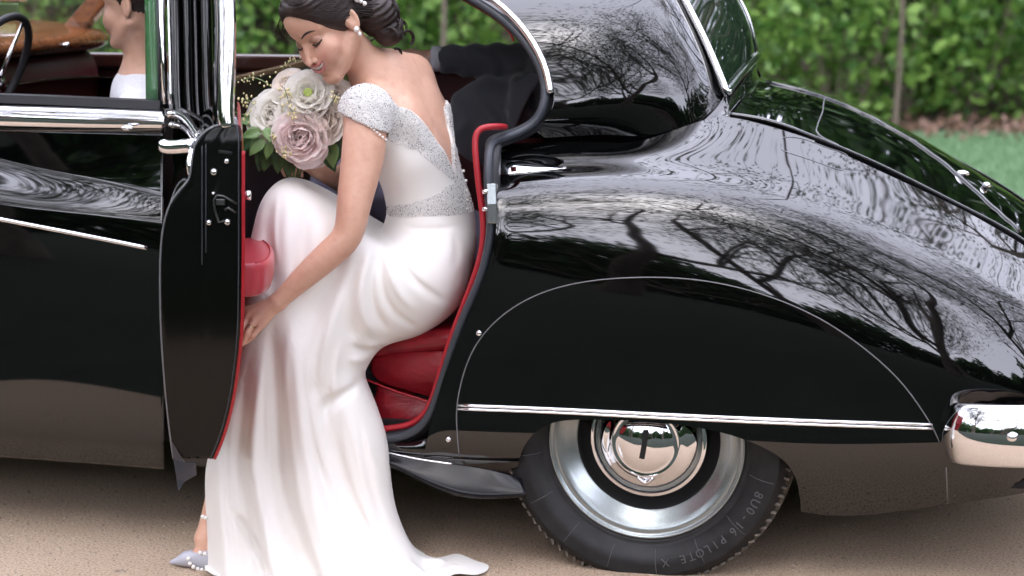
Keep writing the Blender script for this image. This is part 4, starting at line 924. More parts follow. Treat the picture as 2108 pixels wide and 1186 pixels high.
SK = np.array([0.66, 0.395, 0.285]); LIP = np.array([0.52, 0.19, 0.185]); BLUSH = np.array([0.70, 0.32, 0.27])
def lips(q, s):
    q = q - np.array([0, .003, 0], np.float32); s = s - np.array([0, .003, 0], np.float32)
    up = np.minimum(cone(s, (.0, -.0565, .0120), (.015, -.0566, .0100), .0036, .0035), cone(s, (.015, -.0566, .0100), (.0335, -.0485, .0030), .0034, .0018))
    lo = np.minimum(cone(s, (.0, -.0748, .0092), (.015, -.0712, .0078), .0046, .0044), cone(s, (.015, -.0712, .0078), (.0335, -.0505, .0030), .0040, .0018))
    z = q.copy(); z[:, 1] = z[:, 1] + .0655 - 13.0 * np.minimum(np.abs(q[:, 0]), .03) ** 2; z[:, 2] = z[:, 2] + 6 * q[:, 0] ** 2
    return up, lo, ell(z, (0, 0, .007), (.029, .0044, .013))
def head_sdf(q, smile=1.0):
    """female/male head about the point between the eyes; q: (left, up, forward) metres"""
    A = np.abs(q[:, 0]); s = q.copy(); s[:, 0] = A
    d = ell(q, (0, .032, -.088), (.0735, .083, .094))
    d = smin(d, ell(q, (0, .045, -.052), (.060, .055, .056)), .02)          # forehead
    d = smin(d, ell(q, (0, -.040, -.048), (.056, .070, .056)), .02)         # face
    d = smin(d, cone(s, (.054, -.048, -.088), (.016, -.101, -.016), .019, .014), .018)   # jaw
    d = smin(d, ell(q, (0, -.100, -.010), (.019, .016, .016)), .014)        # chin
    d = smin(d, ell(s, (.040, -.030, -.021), (.022, .022, .020)), .018)     # cheekbone
    d = smin(d, ell(s, (.032, -.046, -.010), (.017, .018, .013)), .016)     # smiling cheek
    d = smin(d, cone(s, (.012, .019, -.003), (.046, .020, -.026), .009, .009), .012)  # brow
    d = smax(d, -ell(s, (.032, .001, .009), (.018, .0115, .0125)), .010)    # socket
    d = smin(d, ell(s, (.0315, -.0015, -.0135), (.0155, .0125, .0135)), .004)   # closed lids
    d = smin(d, cone(q, (0, .010, -.003), (0, -.033, .0165), .0062, .0068), .008)   # nose
    d = smin(d, ell(q, (0, -.0395, .0200), (.0084, .0072, .0085)), .006)
    d = smin(d, ell(s, (.0112, -.0425, .0085), (.0062, .0062, .0075)), .005)
    d = smax(d, -ell(s, (.0060, -.0480, .0140), (.0035, .0030, .0045)), .003)
    d = smin(d, ell(q, (0, -.062, -.012), (.030, .022, .020)), .012)        # muzzle
    up, lo, gap = lips(q, s)
    d = smax(d, -gap, .002)
    d = smin(d, smin(up, lo, .001), .0030)
    d = smax(d, -(gap + .0006), .0012)
    e = ell(s, (.074, -.006, -.092), (.009, .031, .0185), np.array([[.93, 0, .36], [0, 1, 0], [-.36, 0, .93]]))
    e = smax(e, -ell(s, (.084, -.002, -.088), (.007, .019, .010)), .005)
    return smin(d, e, .006)
def head_tint(q):
    """colour of the skin by place: lips, cheeks, lids"""
    A = np.abs(q[:, 0]); s = q.copy(); s[:, 0] = A; c = np.tile(SK, (len(q), 1))
    bl = np.exp(-(((A - .042) / .018) ** 2 + ((q[:, 1] + .034) / .016) ** 2)) * (q[:, 2] > -.06); c += (BLUSH - SK) * (0.55 * bl)[:, None]
    up, lo, gap = lips(q, s)
    w = np.clip(1 - (np.minimum(up, lo) - .0004) / .0012, 0, 1); c += (LIP - c) * (.85 * w)[:, None]
    ey = np.clip(1.25 - (((A - .032) / .018) ** 2 + ((q[:, 1] - .001) / .0085) ** 2), 0, 1) * (q[:, 2] > -.03); c += (np.array([.30, .17, .125]) - c) * (.8 * ey)[:, None]
    ins = np.clip(1 - gap / .0012, 0, 1); c += (np.array([.22, .06, .055]) - c) * ins[:, None]
    return c
def frame(l, u):
    l = unit(np.array(l, float)); u = np.array(u, float); u = unit(u - (u @ l) * l); return np.stack([l, u, np.cross(l, u)])
def hand_sdf(p, W, Kn, tips, mids, rp=.012, thumb=None):
    """wrist point, four knuckles, finger middle and end joints"""
    d = None
    for k in range(4):
        c = cone(p, W + (Kn[k] - W) * .15, Kn[k], rp * 1.15, rp * .86); d = c if d is None else smin(d, c, .012)
    for k in range(4):
        r = (.0085, .0088, .0083, .0072)[k]
        c = np.minimum(cone(p, Kn[k], mids[k], r * 1.06, r * .95), cone(p, mids[k], tips[k], r * .95, r * .74)); d = smin(d, c, .003)
    if thumb is not None:
        c = np.minimum(cone(p, thumb[0], thumb[1], .013, .0105), cone(p, thumb[1], thumb[2], .0102, .0078)); d = smin(d, c, .008)
    return d

# ------------------------------------------------------------------ the bride
bride = thing('person', 'woman in a long ivory satin dress with beaded straps, bending out of the car', 'person', tuple(at(560, 1215, .08) * [1, 1, 0]))
HE = at(629, 91, .20); HF = frame((.63, -.75, .19), (-.515, -.224, .825))
HS = 1.09
hl = lambda a, b, c: HE + HS * np.array([a, b, c]) @ HF
B = lambda px, py, Y: at(px, py, Y)
Nn, S1, S2, Wp, Pv = B(776, 168, .33), B(750, 226, .175), B(850, 166, .50), B(886, 436, .375), B(880, 570, .385)
tt = unit(Nn - Wp); ss = S1 - S2; ss = unit(ss - (ss @ tt) * tt); nb = np.cross(tt, ss)
if nb[0] < 0: nb = -nb
TF = np.stack([tt, ss, nb])
Cc = B(846, 300, .355)
el1, wr1 = B(716, 482, .075), B(574, 620, .045)
arm_pts = [(B(752, 228, .168), .049), (B(750, 290, .145), .0545), (B(743, 345, .125), .0515), (B(728, 425, .09), .0425), (el1, .0375), (B(688, 515, .068), .0365), (B(640, 558, .058), .0325), (B(600, 595, .05), .0255), (wr1, .0225)]
Kn1 = [B(503, 641, .055), B(513, 648, .035), B(524, 659, .025), B(537, 671, .025)]
mid1 = [B(492, 666, .05), B(499, 675, .022), B(509, 685, .008), B(521, 692, .010)]
tip1 = [B(488, 692, .055), B(490, 704, .03), B(497, 710, .015), B(506, 706, .018)]
thumb1 = [B(558, 640, .06), B(530, 672, .075), B(508, 700, .075)]
el2, wr2 = B(708, 372, .62), B(655, 350, .47)
def torso_sdf(p):
    d = ell(p, Cc, (.165, .138, .100), TF)
    d = smin(d, cone(p, S1 - [.0, 0, .004], S2, .046, .046), .07)
    d = smin(d, cone(p, B(792, 140, .36), B(848, 150, .45), .042, .048), .06)
    d = smin(d, cone(p, Nn, B(808, 240, .36), .050, .075), .05)
    d = smin(d, cone(p, B(800, 165, .36), B(872, 235, .46), .058, .062), .06)
    d = smin(d, ell(p, Wp - tt * .005, (.13, .125, .1), TF), .06)
    d = smin(d, ell(p, Cc + tt * .075 + ss * .070 + nb * .064, (.055, .040, .024), TF), .03)     # shoulder blades
    d = smin(d, ell(p, Cc + tt * .075 - ss * .066 + nb * .066, (.055, .040, .024), TF), .03)
    d = smax(d, -cone(p, Cc + tt * .16 + nb * .118, Wp + nb * .125, .012, .012), .035)            # groove of the spine
    return d
def arm_sdf(p, pts, k=.012):
    X = curve(np.array([np.r_[a, r_] for a, r_ in pts]), 3 * len(pts)) if len(pts) > 3 else np.array([np.r_[a, r_] for a, r_ in pts]); d = None
    for a, b in zip(X[:-1], X[1:]):
        c = cone(p, a[:3], b[:3], a[3], b[3]); d = c if d is None else np.minimum(d, c)
    return d
ank, toe, knee = B(424, 1105, .12), B(362, 1172, .11), B(540, 720, .2)
def bride_sdf(p):
    q = (p - HE.astype(np.float32)) @ HF.T.astype(np.float32) / HS
    d = within(q, (0, 0, -.05), .17, head_sdf) * HS
    d = smin(d, cone(p, hl(0, -.045, -.098), Nn + (hl(0, -.045, -.098) - Nn) * .12, .047, .050), .022)
    d = smin(d, torso_sdf(p), .04)
    d = smin(d, arm_sdf(p, arm_pts), .03)
    d = smin(d, within(p, (wr1 + Kn1[1]) / 2, .14, lambda z: hand_sdf(z, wr1, Kn1, tip1, mid1, .0125, thumb1)), .012)
    far_ = arm_sdf(p, [(S2, .046), (el2, .036), (wr2, .023)]); d = smin(d, far_, .03)
    kn2 = [B(618, 322, .47), B(606, 322, .455), B(594, 322, .45), B(583, 322, .45)]
    d = smin(d, within(p, kn2[1], .15, lambda z: hand_sdf(z, wr2, kn2, [k + np.array([.004, -.01, -.05]) for k in kn2], [k + np.array([-.006, -.02, -.02]) for k in kn2])), .01)
    d = smin(d, ell(p, Pv, (.09, .13, .10), TF), .04)
    for a, b, c in ((Pv + ss * .09, knee, ank), (Pv - ss * .09, B(600, 430, .45), B(560, 760, .42))):
        d = smin(d, cone(p, a - [0, 0, .03], b - [0, 0, .03], .058, .045), .02); d = smin(d, cone(p, b, c, .05, .026), .03)
    d = smin(d, cone(p, ank + [0, 0, -.01], [toe[0] + .075, toe[1], .040], .027, .021), .02)
    d = smin(d, cone(p, [toe[0] + .075, toe[1], .038], [toe[0] + .025, toe[1], .020], .021, .011), .012)
    return d
lo = np.array([-.98, -.06, -.05]); hi = np.array([.08, .78, 1.58])
V, Q = surface(bride_sdf, lo, hi, .0031)
# the head again in finer steps, so that lips and lids keep their shape
hc = HE + np.array([0, -.025, -.05]) @ HF
def near_head(P): return np.linalg.norm((P - hc) * 1.0, axis=1)
Vh, Qh = surface(bride_sdf, hc - .145, hc + .145, .0016)
rad = .128
keep = (near_head(V)[Q] > rad - .004).any(1); Q = Q[keep]
keep = (near_head(Vh)[Qh] < rad).all(1); Qh = Qh[keep]
V = relax(V, Q, 2, .4); Vh = relax(Vh, Qh, 1, .3)
VV = np.concatenate([V, Vh]); QQ = np.concatenate([Q, Qh + len(V)])
us_ = np.unique(QQ); mp_ = -np.ones(len(VV), int); mp_[us_] = np.arange(len(us_)); VV = VV[us_]; QQ = mp_[QQ]
me = mesh(VV, QQ); q_ = (VV - HE) @ HF.T / HS
tint = np.tile(SK, (len(VV), 1)); hm = np.linalg.norm(q_, axis=1) < .19; tint[hm] = head_tint(q_[hm].astype(np.float32))
nail = np.min([np.linalg.norm(VV - t, axis=1) for t in tip1], 0) < .006; tint[nail] = (.62, .36, .30)
vcol(me, tint); body = obj('body', me, M['skin'], bride, True)
def bp_(name, V, Fc, m_, parent=None, smooth=True): return obj(name, fix_normals(mesh(V, Fc, smooth)), M[m_] if isinstance(m_, str) else m_, parent or bride, True)
# brows, lashes, teeth
def face_tube(pts, r, k=6): return tube(np.array([hl(*p) for p in curve(pts, 14)]), r, k)
for sgn in (1, -1):
    V, Fc = face_tube([(sgn * .012, .0185, .0085), (sgn * .026, .0245, .0045), (sgn * .040, .0245, -.004), (sgn * .050, .0175, -.016)], np.concatenate([np.linspace(.0022, .0029, 7), np.linspace(.0028, .0009, 7)]), 6); bp_('eyebrow', V, Fc, 'lash')
    V, Fc = face_tube([(sgn * .0175, -.0050, -.0035), (sgn * .026, -.0095, .0005), (sgn * .036, -.0098, -.0012), (sgn * .049, -.0045, -.0125)], np.concatenate([np.linspace(.0010, .0026, 8), np.linspace(.0027, .0016, 6)]), 6); bp_('eyelashes', V, Fc, 'lash')
tv, tf = [], []
for k in range(-5, 5):
    a = (k + .5) * .0050; bx_ = ball((0, 0, 0), (.0027, .0056, .0026), 2); P = bx_[0] + [a, -.0602 + 12.0 * a * a, .0092 - 6.5 * a * a]; tv.append((np.array([hl(*p) for p in P]), bx_[1]))
V, Fc = join(tv); bp_('teeth', V, Fc, 'teeth')
# hair: cap, swept strands, curls of the bun
def cap_sdf(p):
    q = (p - HE.astype(np.float32)) @ HF.T.astype(np.float32) / HS
    d = ell(q, (0, .036, -.090), (.0835, .089, .100))
    d = smin(d, ell(q, (.012, .078, -.040), (.060, .030, .045)), .02)
    g = -(.66 * (q[:, 1] - .052) - .75 * (q[:, 2] + .018)) + .010 * np.cos(q[:, 0] * 42) - .008
    d = smax(d, g.astype(np.float32), .012)
    bun = np.minimum(ell(q, (.038, -.050, -.185), (.056, .056, .048)), ell(q, (.052, -.095, -.178), (.036, .036, .036)))
    d = smin(d, bun, .02)
    return d + .0016 * np.sin(q[:, 1] * 420 + q[:, 0] * 120 + 40 * q[:, 2]) * np.clip(-g / .03 - .3, 0, 1)
V, Q = surface(cap_sdf, hc - [.2, .2, .2], hc + [.27, .27, .27], .003); hair = bp_('hair', relax(V, Q, 1, .3), Q, 'hair')
hr = np.random.default_rng(3); st = []
for i in range(520):
    a0 = hr.uniform(-.060, .062); f0 = hr.uniform(0, 1); jt = hr.normal(size=6)
    s0 = np.array([a0, .070 + .034 * f0 - 3.2 * a0 * a0, .004 - .075 * f0 - 5.0 * a0 * a0])
    side = 1 if a0 > -.034 else -1; k_ = np.clip((a0 + .034) / .096, 0, 1) if side > 0 else 0.5
    hgt_ = (.066 * f0 + .030 * (1 - k_) - .012)
    m1 = np.array([side * (.080 - .25 * max(hgt_, 0) ** 1.1), .022 + hgt_ + jt[0] * .004, -.052 - .03 * f0 + jt[1] * .004]); m2 = np.array([side * (.078 - .2 * max(hgt_, 0)), .002 + hgt_ * .8 + jt[2] * .005, -.115])
    e = np.array([.038 + side * .020 * (1 - f0) + jt[3] * .012, -.030 + hgt_ * .9 - .03 * (1 - f0) + jt[4] * .012, -.190 + jt[5] * .008])
    P = curve([s0, s0 * .55 + m1 * .45 + [0, .016, .004], m1, m2, e], 16)
    W_ = np.array([hl(*p) for p in P]); d_ = cap_sdf(W_.astype(np.float32)); out = unit(P - [0, .03, -.09]); P = P + out * np.clip(.0006 - d_, -.010, .03)[:, None]
    st.append(tube(np.array([hl(*p) for p in P]), np.linspace(.0008, .0015, 16) * hr.uniform(.6, 1.3), 4, False))
for i in range(60):                      # curls
    c = np.array([.045, -.066, -.186]) + hr.normal(size=3) * [.022, .030, .016]; ax = unit(hr.normal(size=3)); u1 = unit(np.cross(ax, [0, 0, 1.0])); u2 = np.cross(ax, u1); rr_ = hr.uniform(.012, .026); t_ = np.linspace(0, hr.uniform(2.5, 5), 18)
    for w_ in range(4):                  # every lock is a few hairs lying together
        P = c + (rr_ + .0022 * hr.normal()) * (np.cos(t_)[:, None] * u1 + np.sin(t_)[:, None] * u2) + ax * (t_ * .004 + .0018 * (w_ - 1.5))[:, None]
        st.append(tube(np.array([hl(*p) for p in P]), np.linspace(.0022, .0010, 18), 4, False))
for i in range(44):                      # flyaways round crown and bun
    a_ = hr.uniform(-.05, .06); s0 = np.array([.045, -.05, -.19]) + hr.normal(size=3) * [.03, .035, .02] if i % 2 else np.array([a_, .10 - 4 * a_ * a_, hr.uniform(-.12, -.02)])
    d0 = unit(hr.normal(size=3) + (s0 - [0, .03, -.09]) * 16); P = curve([s0, s0 + d0 * .012 + hr.normal(size=3) * .006, s0 + d0 * .022 + hr.normal(size=3) * .014], 9)
    st.append(tube(np.array([hl(*p) for p in P]), np.linspace(.0008, .0003, 9), 3, False))
for i in range(26):                      # loose wisps
    s0 = np.array([-.045 + hr.normal() * .012, .062 + hr.normal() * .008, -.012]); P = curve([s0, s0 + [-.020, -.02, .010], s0 + [-.022 + hr.normal() * .006, -.045, .006 + hr.normal() * .005]], 10)
    st.append(tube(np.array([hl(*p) for p in P]), np.linspace(.0010, .0003, 10), 3, False))
V, Fc = join(st); stuff(bp_('hair_strands', V, Fc, 'hair', hair))
for (a, b, c, r_) in ((.072, .030, -.122, .006), (.073, .020, -.130, .008), (.071, .010, -.137, .006), (.070, .000, -.143, .0065), (.068, .022, -.142, .005)):
    V, Fc = ball(hl(a + .012, b, c), r_, 2); bp_('hair_pearl', V, Fc, 'pearl', hair)
V, Fc = join([ball(hl(.080, -.033, -.086), (.0072, .0072, .0085), 2), ball(hl(.081, -.046, -.086), (.005, .005, .006), 2)]); bp_('earring', V, Fc, 'pearl')
_k = (Kn1[2] + mid1[2]) / 2; _ax = unit(mid1[2] - Kn1[2]); _u = unit(np.cross(_ax, [0, 0, 1.0])); _w = np.cross(_ax, _u); t_ = np.linspace(0, 6.2832, 21)
V, Fc = tube(_k + .0098 * (np.cos(t_)[:, None] * _u + np.sin(t_)[:, None] * _w), .0011, 6, False); bp_('ring', V, Fc, mat('gold', (.8, .55, .22), .2, 1.0))
V, Fc = ball(_k - [0, .0105, -.001], .0028, 1); bp_('ring_stone', V, Fc, 'crystal')

# ---- dress
dress = bpy.data.objects.new('dress', None); COL.objects.link(dress); dress.parent = bride; dress.location = (0, 0, .02)
Va = Wp + nb * .1 + tt * .075               # foot of the V in the back
def vline(p):
    """>0 inside the bare V of the back, metres"""
    r = p - Va.astype(np.float32); t = r @ tt.astype(np.float32); s_ = r @ ss.astype(np.float32); b = (p - Cc.astype(np.float32)) @ nb.astype(np.float32)
    return t, s_, b
def bodice_sdf(p):
    base = smin(torso_sdf(p), cone(p, arm_pts[0][0], arm_pts[1][0], .049, .0545), .05) - .006
    t, s_, b = vline(p)
    wv = np.where(s_ > 0, .43, .46) * t
    vneck = np.where(b > -.02, (wv - np.abs(s_)) * .88, -1.0)                      # bare between the straps
    # nothing above the shoulder line, nothing right of the neck
    nk = .062 - np.linalg.norm((p - Nn.astype(np.float32)) - ((p - Nn.astype(np.float32)) @ tt.astype(np.float32))[:, None] * tt.astype(np.float32), axis=1)
    nk = np.where((p - Nn.astype(np.float32)) @ tt.astype(np.float32) > -.03, nk, -1.0)
    # hem of the cap sleeve on the upper arm
    sl = ((B(752, 252, .15) - p) @ unit(np.array([.42, 0, 1.0])).astype(np.float32))
    on_arm = cone(p, arm_pts[0][0], arm_pts[3][0], .06, .06) < .012
    sl = np.where(on_arm & (torso_sdf(p) > .010), sl, -1.0)
    wl = (Wp - tt * .05 - p) @ tt.astype(np.float32)                               # waist end
    d = np.maximum(base, -.012 - base)
    fs = np.where(((p - Cc.astype(np.float32)) @ ss.astype(np.float32) < -.05), (p - Cc.astype(np.float32)) @ tt.astype(np.float32) - .055, -1.0)   # far strap lies in front of the shoulder
    for g in (vneck, nk, wl, sl, fs): d = np.maximum(d, g.astype(np.float32))
    return d
V, Q = surface(bodice_sdf, B(690, 470, .05) - .02, B(1000, 130, .62) + .02, .0026)
V = relax(V, Q, 3, .5); bodice = bp_('bodice', V, Q, 'satin', dress)
# beading: rows of pearls on the strap edge, crystals between them
t_, s_, b_ = vline(V.astype(np.float32)); k_ = .36 * t_
bs = bodice_sdf(V.astype(np.float32)); outer = np.abs(torso_sdf(V.astype(np.float32)) - .006) < .02
dV = (np.abs(s_) - np.abs(k_)) * .88
vpx = proj(V)
zone = np.minimum(sdpoly(vpx, [(797,426),(850,418),(905,398),(935,372),(958,338),(975,345),(982,440),(900,444),(797,446)]), sdpoly(vpx, [(740,150),(700,200),(695,240),(760,262),(812,296),(860,312),(900,345),(935,372),(985,380),(985,330),(925,215),(905,215),(945,310),(880,250),(815,185)]))
sel = np.where((zone < 0) & (b_ > -.12))[0]
br = np.random.default_rng(11); sel = np.concatenate([sel, sel[br.random(len(sel)) < .5]])
oc = np.array([(1, 0, 0), (-1, 0, 0), (0, 1, 0), (0, -1, 0), (0, 0, 1), (0, 0, -1)], float); of = np.array([(0, 2, 4), (2, 1, 4), (1, 3, 4), (3, 0, 4), (2, 0, 5), (1, 2, 5), (3, 1, 5), (0, 3, 5)])
P = V[sel] + br.normal(size=(len(sel), 3)) * .0010; sz = br.uniform(.0010, .0019, len(sel))
rot = np.linalg.qr(br.normal(size=(len(sel), 3, 3)))[0]
BV = P[:, None] + np.einsum('nij,kj->nki', rot, oc) * sz[:, None, None]; BF = (np.arange(len(sel)) * 6)[:, None, None] + of[None]
_dk = br.random(len(sel)) < .14
M['crystal_dk'] = mat('smoky_crystal_beads', (0.34, 0.33, 0.32), 0.1, 0.8)
for _m, _nm in ((_dk, 'crystal_dk'), (~_dk, 'crystal')): stuff(bp_('crystal_beading', BV[_m].reshape(-1, 3), (np.arange(_m.sum()) * 6)[:, None, None].repeat(8, 1).repeat(3, 2).reshape(-1, 3) + np.tile(of, (_m.sum(), 1)), _nm, bodice, False))
def edge_pearls(ts, sign, r):
    out = []
    for t1 in ts:
        base = Va + tt * t1 + ss * (sign * (.43 if sign > 0 else .46) * t1 + sign * .003)
        # march in from outside the back onto the bodice
        hs = np.linspace(.10, -.16, 400); pts = (base[None] + nb[None] * hs[:, None]).astype(np.float32); f = torso_sdf(pts) - .006
        f = np.minimum(f, cone(pts, arm_pts[0][0], arm_pts[1][0], .050, .0555) - .006); i = np.where(f < .001)[0]
        if len(i): out.append(ball(pts[i[0]], r, 1))
    return out
V_, F_ = join(edge_pearls(np.arange(.0, .262, .0062), 1, .0030) + edge_pearls(np.arange(.0, .155, .0062), -1, .0030)); bp_('pearl_edging', V_, F_, 'pearl', bodice)
# pearl hem of the sleeve
hem = []
for px in np.linspace(704, 800, 17):
    u_ = (px - 704) / 96; p_ = None
    py = 238 + 8 * u_ + 48 * u_ ** 1.8
    ys_ = np.linspace(.0, .3, 300); pts = np.array([B(px, py, y) for y in ys_]).astype(np.float32); f = np.minimum(arm_sdf(pts, arm_pts) - .005, torso_sdf(pts) - .006); i = np.where(f < 0)[0]
    if len(i): hem.append(ball(pts[i[0]], .0036, 1))
V_, F_ = join(hem); bp_('sleeve_pearls', V_, F_, 'pearl', bodice)

# skirt: rings from the waist over hips and knees to the hem; A and B are its two outlines in the photograph
rings = [  # A px,py   B px,py   middle Y, half depth
 ((797,436),(976,432),.375,.130), ((790,462),(979,462),.375,.142), ((776,478),(980,500),.365,.160), ((738,462),(972,555),.350,.185), ((700,420),(952,618),.335,.205),
 ((648,384),(905,664),.315,.215), ((590,368),(855,690),.295,.215), ((545,402),(806,704),.27,.205), ((524,462),(776,725),.245,.190), ((510,530),(758,752),.22,.175), ((500,610),(752,778),.20,.160),
 ((492,700),(764,812),.185,.150), ((480,780),(780,852),.175,.145), ((455,870),(796,905),.165,.140), ((428,945),(803,965),.155,.140), ((424,1020),(812,1035),.145,.145), ((427,1095),(832,1095),.135,.155), ((428,1160),(862,1143),.12,.165), ((426,1204),(905,1170),.10,.165), ((424,1230),(960,1186),.08,.145), ((424,1234),(1006,1200),.08,.125)]
RA = np.array([B(*a, y) for a, b, y, d in rings]); RB_ = np.array([B(*b, y) for a, b, y, d in rings]); RD = np.array([r[3] for r in rings])
nr, nc = 260, 240
tr_ = np.linspace(0, 1, len(rings)); te = np.linspace(0, 1, nr)
A_, B_, D_ = spline(RA, tr_)(te), spline(RB_, tr_)(te), spline(RD[:, None], tr_)(te)[:, 0]
ph = np.linspace(0, 2 * np.pi, nc, endpoint=False); cs_, sn_ = np.cos(ph), np.sin(ph)
cs2 = np.sign(cs_) * np.abs(cs_) ** .92; sn2 = np.sign(sn_) * np.abs(sn_) ** .85
SV = ((A_ + B_) / 2)[:, None] + ((A_ - B_) / 2)[:, None] * cs2[None, :, None] + np.array([0, -1.0, 0]) * (D_[:, None] * sn2[None])[:, :, None]
spx = proj(SV.reshape(-1, 3)); frontw = (np.clip(sn_ * 1.6, 0, 1)[None] * np.ones((nr, 1))).ravel()
def fold(path, w, amp, n=60, ends=(.2, .2), sharp=1.0):
    """ridge (amp>0) or valley (amp<0) along a pixel path; w and amp may vary along it"""
    global DISP
    C = curve(path, n); u = np.linspace(0, 1, n); ww = np.interp(u, np.linspace(0, 1, len(np.atleast_1d(w))), np.atleast_1d(w)); aa = np.interp(u, np.linspace(0, 1, len(np.atleast_1d(amp))), np.atleast_1d(amp))
    tap = np.clip(u / max(ends[0], 1e-3), 0, 1) * np.clip((1 - u) / max(ends[1], 1e-3), 0, 1) if ends[1] > 0 else np.clip(u / max(ends[0], 1e-3), 0, 1)
    tap = tap * tap * (3 - 2 * tap)
    bb = (spx[:, 0] > C[:, 0].min() - 4 * ww.max()) & (spx[:, 0] < C[:, 0].max() + 4 * ww.max()) & (spx[:, 1] > C[:, 1].min() - 4 * ww.max()) & (spx[:, 1] < C[:, 1].max() + 4 * ww.max())
    ix = np.where(bb)[0]; S = spx[ix]
    d2 = ((S[:, None] - C[None]) ** 2).sum(2); k = d2.argmin(1)
    # distance to the polyline itself, not only to its points
    T = np.gradient(C, axis=0); T /= np.linalg.norm(T, axis=1)[:, None]; rel = S - C[k]; along = np.abs((rel * T[k]).sum(1)); lat = np.abs(rel[:, 0] * T[k, 1] - rel[:, 1] * T[k, 0])
    lat = np.where((k > 0) & (k < n - 1), lat, np.sqrt(d2.min(1)))
    DISP[ix] += aa[k] * tap[k] * np.exp(-(lat / ww[k]) ** (2 * sharp))
DISP = np.zeros(nr * nc)
# the long falls of the skirt
fold([(566,640),(560,700),(570,850),(575,985),(600,1090),(640,1200)], [12, 16, 18, 24], [-.010, -.024, -.034, -.036], ends=(.25, 0))
fold([(600,620),(606,720),(618,820),(642,1000),(705,1200)], [18, 24, 30, 34], [.012, .022, .028, .030], ends=(.25, 0))
fold([(690,700),(668,820),(700,960),(760,1080),(820,1190)], [26, 30, 34, 36], [-.006, -.016, -.022, -.026], ends=(.3, 0))
fold([(757,770),(720,806),(676,838),(650,880)], [10, 12, 16], [-.014, -.020, -.010], ends=(.1, .4))
fold([(540,700),(530,820),(520,950),(545,1080),(570,1200)], [14, 20, 24, 26], [.010, .020, .024, .026], ends=(.2, 0))
fold([(507,730),(496,890),(490,960),(505,1050),(520,1200)], [12, 15, 18, 20], [-.010, -.020, -.024, -.022], ends=(.2, 0))
fold([(480,800),(456,900),(450,1000),(462,1100),(470,1200)], [12, 16, 18, 20], [.008, .014, .018, .020], ends=(.2, 0))
fold([(720,800),(745,920),(770,1040),(835,1150),(900,1195)], [26, 30, 30, 28], [.008, .016, .022, .022], ends=(.3, 0))
fold([(640,860),(665,980),(712,1100),(760,1200)], [10, 14, 16], [-.008, -.016, -.018], ends=(.3, 0))
fold([(470,1040),(500,1090),(530,1140),(560,1200)], [7, 8, 9], [-.014, -.024, -.028], ends=(.3, 0))
fold([(780,1060),(830,1120),(890,1160),(960,1195)], [14, 16, 16], [-.012, -.018, -.018], ends=(.3, 0))
# pulls over thigh and hip
fold([(786,470),(782,540),(796,620),(840,665),(876,682)], [7, 8, 8, 7], [-.006, -.011, -.011, -.006], ends=(.2, .25))
fold([(800,480),(820,530),(856,580),(900,612),(935,632)], [8, 9, 9, 7], [-.006, -.011, -.010, -.005], ends=(.2, .25))
fold([(776,500),(764,570),(772,640),(808,690)], [8, 9, 9], [-.006, -.012, -.010], ends=(.2, .2))
fold([(793,478),(800,540),(822,602),(868,648)], [8, 9, 9], [.005, .009, .008], ends=(.2, .3))
fold([(772,490),(745,580),(748,650),(780,700)], [10, 12, 12], [.006, .010, .010], ends=(.2, .2))
fold([(752,500),(722,590),(716,660),(740,715)], [12, 14, 14], [-.006, -.012, -.012], ends=(.2, .2))
fold([(700,440),(690,560),(650,640),(622,720)], [22, 26, 26], [-.020, -.028, -.018], ends=(.25, .3))
fold([(730,560),(690,640),(660,740),(640,820)], [20, 26, 28], [.006, .012, .010], ends=(.3, .3))
fold([(560,390),(548,470),(556,560),(562,640)], [12, 14, 14], [-.008, -.014, -.012], ends=(.2, .3))
fold([(600,380),(590,470),(592,560),(600,620)], [16, 18, 18], [.006, .010, .010], ends=(.2, .3))
fold([(640,385),(628,480),(620,560),(612,640)], [12, 14, 14], [-.006, -.010, -.010], ends=(.2, .3))
fold([(790,712),(765,722),(735,718),(715,706)], [7, 8, 8], [-.012, -.018, -.008], ends=(.1, .4))
fold([(800,705),(770,712),(745,706)], [6, 7, 7], [.010, .012, .006], ends=(.1, .4))
fold([(770,735),(740,742),(710,736)], [7, 8, 8], [.008, .012, .006], ends=(.1, .4))
for pts_, w_, a_ in (([(600,640),(590,760),(600,900),(622,1040),(668,1200)], 9, .009), ([(650,760),(655,900),(690,1040),(742,1200)], 10, .011), ([(530,740),(515,860),(512,960),(530,1080),(548,1200)], 7, -.011), ([(700,860),(725,980),(770,1090),(832,1190)], 10, .010),
                     ([(622,700),(632,840),(660,970),(690,1060)], 7, -.010), ([(585,700),(580,840),(590,980),(615,1100)], 7, .010), ([(476,830),(466,930),(470,1040),(486,1190)], 6, -.008), ([(740,860),(755,960),(778,1040),(800,1090)], 9, -.010), ([(548,720),(543,840),(545,960),(560,1080),(590,1200)], 6, -.009),
                     ([(680,640),(655,720),(648,800),(652,860)], 9, -.009), ([(705,690),(690,770),(690,850)], 9, .008), ([(820,460),(850,470),(900,472),(950,462)], 7, -.004), ([(930,480),(940,520),(930,560)], 8, -.005), ([(680,470),(664,540),(640,600)], 8, .007), ([(575,385),(566,460),(572,560)], 6, .006)):
    fold(pts_, [w_ * .8, w_, w_ * 1.2], [a_ * .6, a_, a_], ends=(.3, .05 if pts_[-1][1] > 1180 else .35))
sr = np.random.default_rng(5)
for i in range(26):                                          # small slack ripples low in the skirt
    x0 = sr.uniform(450, 800); y0 = sr.uniform(760, 1040); dx = (x0 - 590) * .35
    fold([(x0, y0), (x0 + dx * .4, y0 + 70), (x0 + dx, y0 + 160)], [10], [sr.uniform(-.005, .005)], ends=(.4, .4))
SV = SV.reshape(-1, 3); SV[:, 1] -= DISP * frontw
